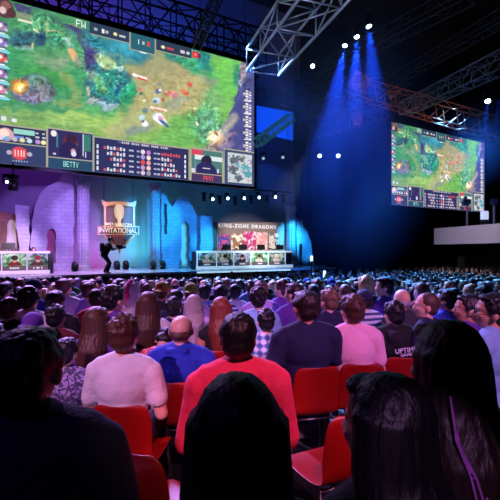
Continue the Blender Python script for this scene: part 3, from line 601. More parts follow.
# lamp bar under the big screen
tb = thing('lamp_bar', 'dark horizontal bar of lamps hanging under the big screen', 'bar', P(0, 24, ZZ(240, 192, 24)))
bm = bmesh.new(); add_cyl(bm, P(S(195, 24), 0, .28), P(S(292, 24), 0, .28), .05, seg=8); obj('bar', bm, m_dark, tb)
for px in (200, 245, 288): bm = bmesh.new(); add_cyl(bm, P(S(px, 24), 0, .28), P(S(px, 24), 0, CEIL-tb.location.z), .02, seg=6); obj('hanging_cable', bm, m_dark, tb)
for i, (px, py) in enumerate([(212, 198.5), (227, 197.8), (243.5, 197.5), (258.2, 196.8), (274.6, 196.3)]):
    a = P(S(px, 24), 24, ZZ(px, py, 24)); moving_head(a, a-N*2-Z*.4, 'white lamp on the bar under the big screen, %s from the left' % ['first', 'second', 'third', 'fourth', 'fifth'][i], (.8, .9, 1), 6, 'lamps on the bar', r=.095)
for i, (px, py) in enumerate([(204, 196), (219.5, 199), (235, 200), (251, 199), (267, 198), (283, 198)]):
    a = P(S(px, 24), 24, ZZ(px, py, 24)); t = thing('unlit_moving_head', 'unlit dark stage lamp hanging between lit lamps, %s from the left' % ['first', 'second', 'third', 'fourth', 'fifth', 'sixth'][i], 'stage light', a, 0, 'unlit lamps on the bar')
    bm = bmesh.new(); add_cyl(bm, (0, 0, -.3), (0, 0, .12), .14, .11, 12); obj('lamp_head', bm, m_black, t, True)
    bm = bmesh.new(); add_box(bm, (0, 0, .2), (.3, .22, .14)); obj('fixture_base', bm, m_black, t)
a = W(13, 184, 21.3); t = thing('unlit_moving_head', 'dark stage lamp hanging under the big screen above the left desk', 'stage light', a)
bm = bmesh.new(); add_cyl(bm, (0, 0, -.28), (.05, 0, .2), .22, .17, 12); obj('lamp_head', bm, m_black, t, True)
bm = bmesh.new(); add_box(bm, (0, 0, .34), (.36, .3, .2)); obj('fixture_base', bm, m_black, t)
bm = bmesh.new(); add_cyl(bm, (0, 0, .4), (0, 0, 1.0), .03, seg=8); obj('hook', bm, m_black, t)
a = W(7, 181.6, 21.3); moving_head(a, a-N-Z*.1, 'small white lamp above the left team desk', (.85, .8, 1), 1.5, r=.06)
# floor cans on the stage
PK = (1, .25, .75)
for i, (px, p_, lb) in enumerate([(75, 24.2, 'floor lamp at the foot of the purple column'), (117, 25.0, 'floor lamp below the trophy banner, left one'), (126, 25.0, 'floor lamp below the trophy banner, right one'), (153.5, 24.2, 'floor lamp at the foot of the blue column'), (163, 24.2, 'floor lamp in front of the blue castle wall'), (193, 24.4, 'floor lamp beside the right team desk')]):
    a = P(S(px, p_), p_, STZ+.36); moving_head(a, a+N*1.2+Z, lb, (.2, .3, .6), .4, 'floor lamps along the stage', True, r=.15)
def wash(px, p_, z, tpx, tp, tz, pw, col, ang=60, blend=.8):
    spot('stage_wash', P(S(px, p_), p_, z), P(S(tpx, tp), tp, tz), pw, col, ang, blend, .3)
VI = (.42, .16, 1); PI_ = (1, .28, .8); CY_ = (.05, .55, 1); TE = (.05, .9, .75)
def added_front(px, tz, w, pw, col, tp=25.5, sz=5.0, sp=11.5, bl=.35):  # bare lamps added in mid-air before the stage to light the castle
    tgt = P(S(px, tp), tp, tz); src = P(S(px, tp), sp, sz); spot('added_front_wash', src, tgt, pw, col, w, bl, .25)
added_front(50, 3.0, 24, 8500, (.44, .22, 1)); added_front(83, 3.5, 15, 9000, (.5, .28, 1)); added_front(22, 1.9, 9, 8500, (.55, .35, 1)); added_front(4, 2, 14, 5000, (.8, .5, .7))
added_front(155, 3.5, 16, 17000, (.015, .42, 1)); added_front(180, 2.6, 20, 14500, (.01, .31, 1)); added_front(205, 2.2, 8, 18000, (.02, .5, 1)); added_front(290, 2.4, 11, 17000, (.02, .42, 1)); added_front(290.5, 2.7, 26, 5200, (.02, .42, 1), 25.0, 4.2, 20.5); added_front(303, 1.8, 10, 15000, (.01, .34, 1))
# pools of colour on the stage floor
for px_, c_, pw_ in [(20, (.7, .4, 1), 1200), (70, (.75, .35, 1), 1500), (105, (1, .45, .9), 1500), (140, (.3, .7, 1), 1500), (180, (.05, .5, 1), 1500), (240, (.1, .55, 1), 900)]:
    spot('floor_pool', P(S(px_, 23), 22.3, 6.2), P(S(px_, 23), 23, STZ), pw_, c_, 75, .9, .3)
# roof cloth above the screen
spot('roof_wash', P(S(20, 24.5), 24.6, 11), P(S(30, 28), 28.4, 18.0), 4200, (.24, .07, .75), 100, .9, .5)
spot('roof_wash', P(S(95, 24.5), 24.6, 11), P(S(105, 28), 28.4, 18.5), 3600, (.12, .1, .9), 100, .9, .5)
spot('roof_wash', P(S(180, 24.5), 24.6, 11), P(S(185, 28), 28.4, 17.5), 4600, (.04, .14, .9), 100, .9, .5)
# added lamps brightening the grey steel overhead and the balcony front
spot('steel_fill', (-1.5, 8, 3.5), (2.0, 13.5, 9), 900, (.7, .8, 1), 60, .9, .3)
spot('steel_fill', (5, 14, 5), (9, 24, 12.5), 550, (.5, .6, .95), 70, .9, .3)
spot('copper_light', (8, 24, 4), (10, 29, 11), 1500, (1, .45, .22), 80, .9, .3)
spot('balcony_fill', (7, 17, 6), (13.6, 24.5, 2.2), 2600, (.9, .75, .95), 36, .8, .3)
spot('floor_wash', P(S(97, 26.3), 26.0, STZ+.3), P(S(95, 28.4), 28.4, 1.6), 620, (1, .18, .75), 110, 1, .3)
spot('floor_wash', P(S(127, 26.3), 26.0, STZ+.3), P(S(129, 28.4), 28.4, 1.9), 700, (.2, .9, 1), 110, 1, .3)
spot('floor_wash', P(S(142, 26.3), 26.2, STZ+.3), P(S(141, 28.4), 28.4, 3.2), 650, (.03, .85, .5), 100, 1, .3)
spot('floor_wash', P(S(184, 27.3), 27.2, STZ+.3), P(S(184, 28.4), 28.4, 2.2), 250, (.3, 1, .7), 120, 1, .3)
spot('banner_spot', P(S(118, 19), 12, 5), P(S(118.5, 26), 26, 3.7), 2900, (1, .7, .6), 11, .5, .1)
spot('desk_spot', P(S(243, 17), 12, 5.2), P(S(252, 24.5), 24.5, 2.1), 8500, (1, .84, .8), 24, .7, .1)
spot('desk_spot', P(S(20, 16), 12, 5), P(S(15, 23), 23, 1.2), 2500, (1, .85, .85), 22, .7, .1)
# cloth behind: purple at the left fading to blue-green at the right
spot('cyc_wash', P(S(20, 24), 24, 15), P(S(40, 28), 28, 9), 1500, (.28, .06, .8), 120, 1, .5)
spot('cyc_wash', P(S(160, 24), 24, 15), P(S(170, 28), 28, 10), 1500, (.05, .12, .9), 110, 1, .5)
spot('cyc_wash', P(S(235, 24), 24, 8), P(S(240, 28), 28, 4.5), 420, (.03, .35, .6), 100, 1, .5)
spot('cyc_wash', P(S(20, 24.6), 24, 8), P(S(20, 28), 28, 5), 450, (.32, .03, .6), 120, 1, .5)
spot('cyc_wash', P(S(274, 24), 22, 13), P(S(275, 28), 28, 8), 1500, (.02, .15, 1), 22, .4, .3)

# drape panel between big screen and dark tower, its blue light put in as glow
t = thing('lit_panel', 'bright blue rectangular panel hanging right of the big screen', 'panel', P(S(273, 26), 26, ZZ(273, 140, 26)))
stage_plate('panel_cloth', [[(252, 104.5), (292.5, 112), (292.5, 140), (252, 130)]], 26, .1, mat('blue_lit_cloth', (.08, .3, .95), .8, emit=(.05, .3, .95), estr=.9), t)
# black tower drape
t = thing('curtain_tower', 'tall black draped tower between the stage and the blue haze', 'tower', W(305, 250, 27.6))
c0 = W(305, 250, 27.6); zb = fz(c0.y)
t.location = (c0.x, c0.y, zb)
bm = bmesh.new(); hh = ZZ(305, 84, 27.6)-zb; ww = (W(317, 250, 27.6)-W(293, 250, 27.6)).dot(U)*.8; n = 40; rs = []
for z in (0, hh):
    ring = []
    for i in range(n):
        a = 2*math.pi*i/n; k = 1+.05*math.sin(i*2.6); c_, s_ = math.cos(a), math.sin(a); q = max(abs(c_), abs(s_))
        ring.append(bm.verts.new((c_/q*ww*.42*k, s_/q*ww*.42*k, z)))
    rs.append(ring)
for i in range(n): bm.faces.new((rs[0][i], rs[0][(i+1) % n], rs[1][(i+1) % n], rs[1][i]))
bm.faces.new(rs[1]); obj('drape', bm, mat('black_drape', (.02, .02, .03), .9), t)

# ------------------------------------------------------------------ trusses
def truss(label, A, B, w, n, r=.04, m=None, br=None, h=None, group=None):
    A = Vector(A); B = Vector(B); m = m or m_steel; br = br or r*.6; h = h or w
    t = thing('lighting_truss', label, 'truss', A, 0, group); d = (B-A); L = d.length; dn = d.normalized(); sd = dn.cross(Z).normalized(); up = sd.cross(dn)
    cs = [sd*w/2+up*h/2, -sd*w/2+up*h/2, -sd*w/2-up*h/2, sd*w/2-up*h/2]
    for c in cs:
        bm = bmesh.new(); add_cyl(bm, c, c+d, r, seg=8); obj('chord', bm, m, t, True)
    me = {}
    for k in range(n):
        for f in range(4):
            a, b = cs[f], cs[(f+1) % 4]; fl = k % 2; a, b = (a, b) if fl else (b, a)
            p0 = a+d*(k/n); p1 = b+d*((k+1)/n)
            key = (f, fl)
            if key not in me:
                bm = bmesh.new(); add_cyl(bm, (0, 0, 0), p1-p0, br, seg=6); me[key] = bmesh_to('brace', bm, m, True)
            if n <= 22: link('brace', me[key], t, p0)
        if n > 22: pass
    for k in range(n+1):
        if n > 12: break
        for f in range(4):
            a, b = cs[f], cs[(f+1) % 4]; key = ('x', f)
            if key not in me: bm = bmesh.new(); add_cyl(bm, (0, 0, 0), b-a, br, seg=6); me[key] = bmesh_to('cross_bar', bm, m, True)
            link('cross_bar', me[key], t, a+d*(k/n))
    return t
m_dim = mat('dim_truss_steel', (.22, .23, .27), .5, .6)
m_cop = mat('copper_lit_steel', (.5, .3, .22), .6, .3)  # brown tint stands in for orange light on the steel
truss('big bright aluminium truss reaching overhead at the top middle', PX(263, 62, 17), PX(352, -52, 10.5), 1.45, 4, .055, mat('bright_truss', (.66, .7, .76), .4, .4), .032, h=.9)
zt_ = ZZ(254, 60, 22.6)+.9
truss('dark roof truss running along above the big screen', P(S(-12, 22.6), 22.6, zt_-.1), P(S(262, 22.6), 22.6, zt_-.1), 1.0, 10, .07, m_dark, .045, h=2.2)
truss('thick dark truss crossing behind the top of the big screen', P(S(-5, 25), 25, 15.2), P(S(262, 25), 25, 15.2), 1.0, 8, .06, m_dark, .04, h=1.6)
truss('thin upright lattice mast above the big screen', PX(196, 46, 20.8), PX(222, -14, 17.5), .4, 12, .03, m_dim, .018)
truss('copper-lit truss running above the side screen', PX(352, 86, 30), PX(516, 134, 27), 1.0, 16, .045, m_cop, .03, h=1.3)
truss('grey truss slanting up to the right edge above the side screen', PX(405, 108, 27), PX(510, 58, 17), .8, 10, .04, mat('mid_truss', (.4, .42, .46), .45, .5), .025)
truss('faint roof truss slanting across the upper right', PX(390, 82, 32), PX(515, 10, 20), .7, 14, .035, m_dim, .02)
truss('faint roof truss crossing the top above the beam lights', PX(322, 70, 33), PX(470, -8, 20), .9, 14, .035, m_dim, .02)
truss('blue-lit truss crossing low in the haze left of side screen', PX(300, 112, 31), PX(405, 96, 31), 1.0, 14, .05, m_dim, .03)
truss('blue-lit truss crossing high in the haze under the beam lights', PX(300, 92, 33), PX(410, 78, 31), 1.1, 14, .05, m_dim, .03)
truss('lower blue-lit truss beside the dark curtain tower', PX(312, 132, 32), PX(392, 112, 32), .9, 12, .045, m_dim, .03)
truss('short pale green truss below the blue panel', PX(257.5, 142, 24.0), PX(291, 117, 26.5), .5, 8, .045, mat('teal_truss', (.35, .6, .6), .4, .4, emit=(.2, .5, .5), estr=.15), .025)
truss('thin dark truss above the blue panel beside the big screen', PX(250, 88, 26), PX(296, 104, 26), .6, 6, .04, m_dim, .025)
# lit roof panels seen through the haze
for i, (px, py, w, h) in enumerate([(360, 82, 1.7, 1.5), (394, 92, .7, 1.2), (357, 118, 1.2, .8)]):
    c = PX(px, py, 35.5); t = thing('roof_panel', 'small warm brown roof panel glowing in the haze, %s' % ['largest one', 'right one near the side screen', 'lowest one'][i], 'panel', c)
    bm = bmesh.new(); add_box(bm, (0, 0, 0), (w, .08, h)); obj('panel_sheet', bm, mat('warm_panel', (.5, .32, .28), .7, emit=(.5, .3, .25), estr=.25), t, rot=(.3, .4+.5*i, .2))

# ------------------------------------------------------------------ balcony on the right
A_ = PX(435.5, 244, 27); B_ = PX(520, 240, 20.6); d = (B_-A_); d.z = 0; L = d.length+6; ang = math.atan2(d.y, d.x)
zlo = CAMZ-(243-CY)/F*27+.0; zlo = CAMZ+(CY-244)/F*27; zhi = CAMZ+(CY-228)/F*27
t = thing('camera_balcony', 'pale grey balcony with white parapet on the right below side screen', 'balcony', (A_.x, A_.y, zlo), ang)
bm = bmesh.new(); add_box(bm, (L/2, -.06, (zhi-zlo)/2), (L, .1, zhi-zlo)); obj('parapet', bm, mat('grey_parapet', (.68, .64, .66), .6), t)
bm = bmesh.new(); add_box(bm, (.05, 1.5, (zhi-zlo)/2), (.1, 3, zhi-zlo)); obj('parapet_return', bm, mat('grey_parapet', (.62, .58, .6)), t)
bm = bmesh.new(); add_box(bm, (L/2, 1.5, .05), (L, 3, .1)); obj('balcony_deck', bm, m_black, t)
for x in (.6, L/2, L-1):
    bm = bmesh.new(); add_box(bm, (x, 1.5, -(zlo+.75)/2), (.3, .3, zlo+.75)); obj('support_post', bm, m_wallk, t)
for px, y1, lb in [(467, 204, 'dark spotlight on a pole standing on the balcony, left one'), (494, 204, 'dark spotlight on a pole standing on the balcony, right one')]:
    # on the balcony deck, 0.6 m behind the parapet
    k = 1.0
    for _ in range(200):
        q = PX(px, 250, 27-_*.05); loc = (Vector((q.x, q.y, 0))-Vector((A_.x, A_.y, 0))); yy = -loc.x*math.sin(ang)+loc.y*math.cos(ang)
        if yy < .7: break
    zt2 = CAMZ+(CY-y1)/F*q.y
    t = thing('pole_spotlight', lb, 'spotlight', (q.x, q.y, zlo+.1), 0)
    h = zt2-zlo-.1
    bm = bmesh.new(); add_cyl(bm, (0, 0, 0), (0, 0, h), .06, seg=8); obj('pole', bm, mat('grey_pole', (.3, .3, .4), .5), t)
    bm = bmesh.new(); add_cyl(bm, (0, 0, 0), (0, 0, .03), .3, seg=12); obj('pole_base', bm, m_black, t)
    bm = bmesh.new(); add_box(bm, (0, 0, h+.16), (.34, .3, .34), bevel=.03); obj('lamp_head', bm, mat('blue_grey_case', (.1, .13, .3), .5), t)
q = PX(484.5, 220, 23.4); t = thing('white_monitor', 'small bright white box standing on the balcony', 'box', (q.x, q.y, zlo+.1))
bm = bmesh.new(); add_box(bm, (0, 0, .65), (.35, .3, 1.3)); obj('stand', bm, m_black, t)
bm = bmesh.new(); add_box(bm, (0, 0, 1.55), (.36, .25, .5), bevel=.02); obj('bright_case', bm, mat('white_case', (.8, .85, .95), .4, emit=(.8, .85, .95), estr=.45), t)
# far lamp posts near the stage end
for px, py, lb, hgt in [(324.5, 274, 'upright glowing white marker lamp beyond the crowd by stage end', .42), (311.5, 258, 'tiny upright white lamp at the right end of the stage', .3)]:
    Yd = 21.5; c = PX(px, py, Yd); zf = fz(c.y)
    t = thing('marker_lamp', lb, 'lamp', (c.x, c.y, zf)); h = c.z-zf
    bm = bmesh.new(); add_cyl(bm, (0, 0, 0), (0, 0, h-hgt/2), .03, seg=8); obj('post', bm, m_black, t)
    bm = bmesh.new(); add_box(bm, (0, 0, h), (.14, .1, hgt), bevel=.02); obj('lamp_tube', bm, mat('marker_glow', (.9, .95, 1), .4, emit=(.85, .95, 1), estr=1.2), t)

# ------------------------------------------------------------------ haze under the beam lights
def haze(label, c, r, dens, col=(.25, .4, 1)):
    bm = bmesh.new(); add_ell(bm, (0, 0, 0), r, None, 3)
    m = bpy.data.materials.new('stage_haze'); m.use_nodes = True; nt = m.node_tree; nt.nodes.clear()
    o_ = nt.nodes.new('ShaderNodeOutputMaterial'); v = nt.nodes.new('ShaderNodeVolumeScatter'); v.inputs['Anisotropy'].default_value = .1; v.inputs[0].default_value = col+(1,)
    tc = nt.nodes.new('ShaderNodeTexCoord'); mp = nt.nodes.new('ShaderNodeMapping'); mp.inputs['Scale'].default_value = (1/r[0], 1/r[1], 1/r[2]); nt.links.new(tc.outputs['Object'], mp.inputs[0])
    gr = nt.nodes.new('ShaderNodeTexGradient'); gr.gradient_type = 'SPHERICAL'; nt.links.new(mp.outputs[0], gr.inputs[0])
    nz = nt.nodes.new('ShaderNodeTexNoise'); nz.inputs['Scale'].default_value = .35; nz.inputs['Detail'].default_value = 3; nt.links.new(tc.outputs['Object'], nz.inputs[0])
    m1 = nt.nodes.new('ShaderNodeMath'); m1.operation = 'MULTIPLY'; pw = nt.nodes.new('ShaderNodeMath'); pw.operation = 'POWER'; pw.inputs[1].default_value = 1.6; nt.links.new(gr.outputs['Fac'], pw.inputs[0]); nt.links.new(pw.outputs[0], m1.inputs[0]); nt.links.new(nz.outputs[0], m1.inputs[1])
    m2 = nt.nodes.new('ShaderNodeMath'); m2.operation = 'MULTIPLY'; m2.inputs[1].default_value = dens*4; nt.links.new(m1.outputs[0], m2.inputs[0]); nt.links.new(m2.outputs[0], v.inputs['Density'])
    nt.links.new(v.outputs[0], o_.inputs['Volume'])
    return tag(obj('stage_haze', bm, m, loc=c), label, 'haze', kind='stuff')
haze('blue haze hanging under the three beam lights right of the stage', (4.7, 20.6, 8.4), (5.0, 7.2, 9.2), .038)
haze('small patch of blue haze under the lamp at the right edge', (11.2, 19.6, 7.2), (1.7, 2.0, 2.8), .05)
for i, (px, py) in enumerate([(263.5, 158), (283, 157)]):
    a = PX(px, py, 26.5); moving_head(a, a+Vector((-.3, -3, -.5)), 'dim small lamp in the dark below the blue panel, %s of the pair' % ['left', 'right'][i], (.6, .75, .8), .9, 'dim lamps below the blue panel', r=.1)
# ------------------------------------------------------------------ people
def remesh(bm, voxel, m, smooth=3, disp=None, name='m', dec=None):
    me = bpy.data.meshes.new('t'); bm.to_mesh(me); bm.free()
    o = bpy.data.objects.new('t', me); COL.objects.link(o)
    r = o.modifiers.new('r', 'REMESH'); r.mode = 'VOXEL'; r.voxel_size = voxel; r.use_smooth_shade = True
    if smooth: q = o.modifiers.new('s', 'SMOOTH'); q.factor = .5; q.iterations = smooth
    if dec: q = o.modifiers.new('d', 'DECIMATE'); q.ratio = dec
    dg = bpy.context.evaluated_depsgraph_get(); dg.update()
    out = bpy.data.meshes.new_from_object(o.evaluated_get(dg)); out.name = name
    bpy.data.objects.remove(o); bpy.data.meshes.remove(me)
    if disp:
        vn = [v.normal.copy() for v in out.vertices]
        for v, nn in zip(out.vertices, vn): v.co += nn*disp(v.co)
    out.materials.clear()
    for x in (m if isinstance(m, (list, tuple)) else [m]): out.materials.append(x)
    out.shade_smooth(); return out
def cap(bm, a, b, r1, r2, seg=12):
    a = Vector(a); b = Vector(b); add_cyl(bm, a, b, r1, r2, seg); add_ell(bm, a, (r1,)*3, None, 2); add_ell(bm, b, (r2,)*3, None, 2)
HEADC = Vector((0, .0, 1.09))      # pivot of the head, at the top of the neck
def headM(yaw, pitch, tilt=0): return Matrix.Translation(HEADC) @ Euler((math.radians(pitch), math.radians(tilt), math.radians(yaw)), 'ZXY').to_matrix().to_4x4()
def head_prims(bm, fine):
    """head in its own frame: origin at the top of the neck, face towards +y"""
    add_ell(bm, (0, .0, .105), (.077, .096, .095), None, 3)
    add_ell(bm, (0, .035, .05), (.062, .066, .075), None, 3); add_ell(bm, (0, .07, .012), (.03, .028, .022))
    add_ell(bm, (0, .045, .0), (.048, .045, .03))
    for s in (-1, 1):
        add_ell(bm, (s*.078, .003, .065), (.012, .02, .032)); add_ell(bm, (s*.036, .075, .055), (.022, .02, .02))
        if fine: add_ell(bm, (s*.03, .083, .082), (.014, .012, .010)); add_ell(bm, (s*.012, .105, .045), (.008, .009, .007))
    if fine:
        add_ell(bm, (0, .084, .102), (.052, .018, .012)); cap(bm, (0, .095, .09), (0, .114, .052), .008, .012, 8)
        add_ell(bm, (0, .096, .024), (.024, .012, .006)); add_ell(bm, (0, .094, .014), (.02, .012, .006))
    else: cap(bm, (0, .09, .09), (0, .112, .052), .01, .014, 8)
def trunk(bm, inf, sex, what, arms, stand=False):
    w = .92 if sex == 'f' else 1.0
    g = inf
    if what in ('all', 'top'):
        add_ell(bm, (0, -.0, .60), (.150*(1.04 if sex == 'f' else 1)+g, .115+g, .14+g), None, 3)
        add_ell(bm, (0, -.005, .74), (.140*w+g, .105+g, .17+g), None, 3)
        add_ell(bm, (0, -.01, .87), (.158*w+g, .112+g, .17+g), None, 3)
        cap(bm, (-.125*w, -.012, .965), (.125*w, -.012, .965), .058+g, .058+g)
        for s in (-1, 1):
            cap(bm, (s*.02, -.012, 1.03), (s*.14*w, -.012, .985), .045+g, .05+g)
            if sex == 'f': add_ell(bm, (s*.07, .09, .86), (.06+g, .05+g, .055+g))
    if what == 'all': cap(bm, (0, -.012, .99), (0, .0, 1.10), .056, .053)
    if what in ('all', 'top', 'sleeve'):
        for s, A in ((-1, arms[0]), (1, arms[1])):
            sh = Vector((s*.175*w, -.01, .955)); el, wr = Vector(A[0]), Vector(A[1])
            el.x *= s; wr.x *= s
            if what == 'top':
                k = arms[2]
                if k == 'short': e2 = sh.lerp(el, .62); cap(bm, sh, e2, .052+g, .047+g+.006)
                elif k == 'long': cap(bm, sh, el, .052+g, .042+g); cap(bm, el, el.lerp(wr, .93), .042+g, .033+g)
                else: cap(bm, sh, sh.lerp(el, .1), .05+g*.6, .05+g*.6)
            else:
                cap(bm, sh, el, .052, .041); cap(bm, el, wr, .04, .027)
                d = (wr-el).normalized(); side = d.cross(Vector((0, 0, 1))).normalized()
                if side.length < .5: side = Vector((1, 0, 0))
                add_ell(bm, wr+d*.045, (.036, .036, .02)); 
                for f in range(4):
                    o_ = side*(.027-.018*f); L = (.07, .08, .076, .06)[f]; p0 = wr+d*.075+o_; p1 = p0+d*L*.5; p2 = p1+(d*.6+Vector((0, 0, -.8))).normalized()*L*.5
                    cap(bm, p0, p1, .0095, .009, 6); cap(bm, p1, p2, .009, .008, 6)
                th = side*(-.035*s*-1); cap(bm, wr+d*.02+side*.03, wr+d*.06+side*.055, .012, .010, 6)
def legs(bm, inf, what, knee=.12):
    g = inf
    for s in (-1, 1):
        hp = Vector((s*.085, .0, .535)); kn = Vector((s*knee, .43, .515)); an = Vector((s*knee, .44, .10))
        cap(bm, hp, kn, .082+g, .058+g); cap(bm, kn, an.lerp(kn, .0 if what == 'skin' else .04), .056+g, .038+g)
        if what == 'skin': add_ell(bm, an+Vector((0, .06, -.055)), (.04, .12, .042))
    add_ell(bm, (0, 0, .55), (.165+g, .12+g, .085+g), None, 3)
ARM0 = ((.235, .02, .68), (.14, .25, .62)); ARM1 = ((.25, -.02, .69), (.06, .22, .62)); ARMUP = ((.24, .14, .78), (.10, .26, 1.03)); ARMX = ((.25, .06, .72), (-.02, .2, .75))
POSES = {'lap': (ARM0, ARM0), 'loose': (ARM1, ARM0), 'cross': (ARMX, ARMX), 'film': (ARMUP, ARM1), 'both': (ARMUP, ARMUP)}
def skinm(nm, c):
    m = mat('skin_'+nm, c, .5, var=.06, bscale=30, bump=.05)
    m.node_tree.nodes['Principled BSDF'].inputs['Subsurface Weight'].default_value = .0
    return m
SK = {'fair': skinm('fair', (.86, .66, .58)), 'tan': skinm('tan', (.72, .5, .4)), 'olive': skinm('olive', (.78, .58, .48)), 'brown': skinm('brown', (.45, .29, .22))}
m_lip = mat('lips', (.62, .32, .32), .4); m_eye = mat('eye_white', (.85, .85, .85), .25); m_iris = mat('iris', (.08, .05, .04), .2)
_bm = {}
def body(sex, pose, yaw, pitch, tilt, near):
    k = (sex, pose, yaw, pitch, tilt, near)
    if k in _bm: return _bm[k]
    bm = bmesh.new(); trunk(bm, 0, sex, 'all', POSES[pose]+('skin',)); legs(bm, 0, 'skin')
    M = headM(yaw, pitch, tilt); hb = bmesh.new(); head_prims(hb, near); hb.transform(M); t_ = bpy.data.meshes.new('t'); hb.to_mesh(t_); hb.free(); bm.from_mesh(t_); bpy.data.meshes.remove(t_)
    me = remesh(bm, .0085 if near else .017, [SK['fair'], m_lip, m_eye, m_iris], 2 if near else 1, name='person_body')
    if near:
        Mi = M.inverted()
        for f in me.polygons:
            c = Mi @ f.center
            if c.y > .07 and abs(c.x) < .025 and .009 < c.z < .031 and c.y > .098: f.material_index = 1
            for s in (-1, 1):
                dd = Vector((c.x-s*.03, 0, c.z-.082))
                if c.y > .08 and abs(dd.x) < .012 and abs(dd.z) < .006: f.material_index = 3 if dd.length < .0055 else 2
    _bm[k] = me; return me
def folds(a=.005, sc=7): return lambda co: noise.noise(Vector((co.x*sc, co.y*sc, co.z*sc*.6)))*a+noise.noise(co*sc*2.7)*a*.4
def garment(sex, pose, sleeve, kind, near):
    k = ('g', sex, pose, sleeve, kind, near)
    if k in _bm: return _bm[k]
    bm = bmesh.new(); g = {'tee': .014, 'hoodie': .026, 'polo': .015, 'jacket': .024}[kind]
    trunk(bm, g, sex, 'top', POSES[pose]+(sleeve,))
    if kind == 'hoodie':
        for i in range(9):
            a = math.pi*(1.0+i/8*1.0); add_ell(bm, (.085*math.cos(a), -.01+.10*math.sin(a), 1.03-.035*abs(math.sin(a))), (.045, .045, .042))
        add_ell(bm, (0, -.115, .97), (.1, .05, .075), None, 3); add_ell(bm, (0, -.13, .92), (.06, .035, .05))
    if kind in ('polo', 'jacket'):
        for i in range(14):
            a = 2*math.pi*i/14; add_ell(bm, (.062*math.cos(a), -.01+.062*math.sin(a), 1.045), (.016, .016, .022), None, 1)
        if kind == 'polo': 
            add_box(bm, (0, -.085, 1.03), (.15, .03, .035))
    me = remesh(bm, .010 if near else .02, [m_iris], 2, disp=folds(.010 if kind != 'tee' else .008), name='top')
    _bm[k] = me; return me
def trousers(near):
    k = ('t', near)
    if k in _bm: return _bm[k]
    bm = bmesh.new(); legs(bm, .013, 'cloth'); me = remesh(bm, .014 if near else .022, [mat('dark_denim', (.1, .11, .18), .8, bump=.2, bscale=60)], 2, disp=folds(.006), name='trousers'); _bm[k] = me; return me
def shoe():
    if 'shoe' in _bm: return _bm['shoe']
    bm = bmesh.new(); add_ell(bm, (0, .05, .045), (.047, .13, .045), None, 2); add_ell(bm, (0, -.02, .08), (.045, .055, .05)); add_box(bm, (0, .05, .014), (.09, .26, .026))
    me = remesh(bm, .012, [mat('sneaker', (.3, .3, .33), .6)], 1, name='shoe'); _bm['shoe'] = me; return me
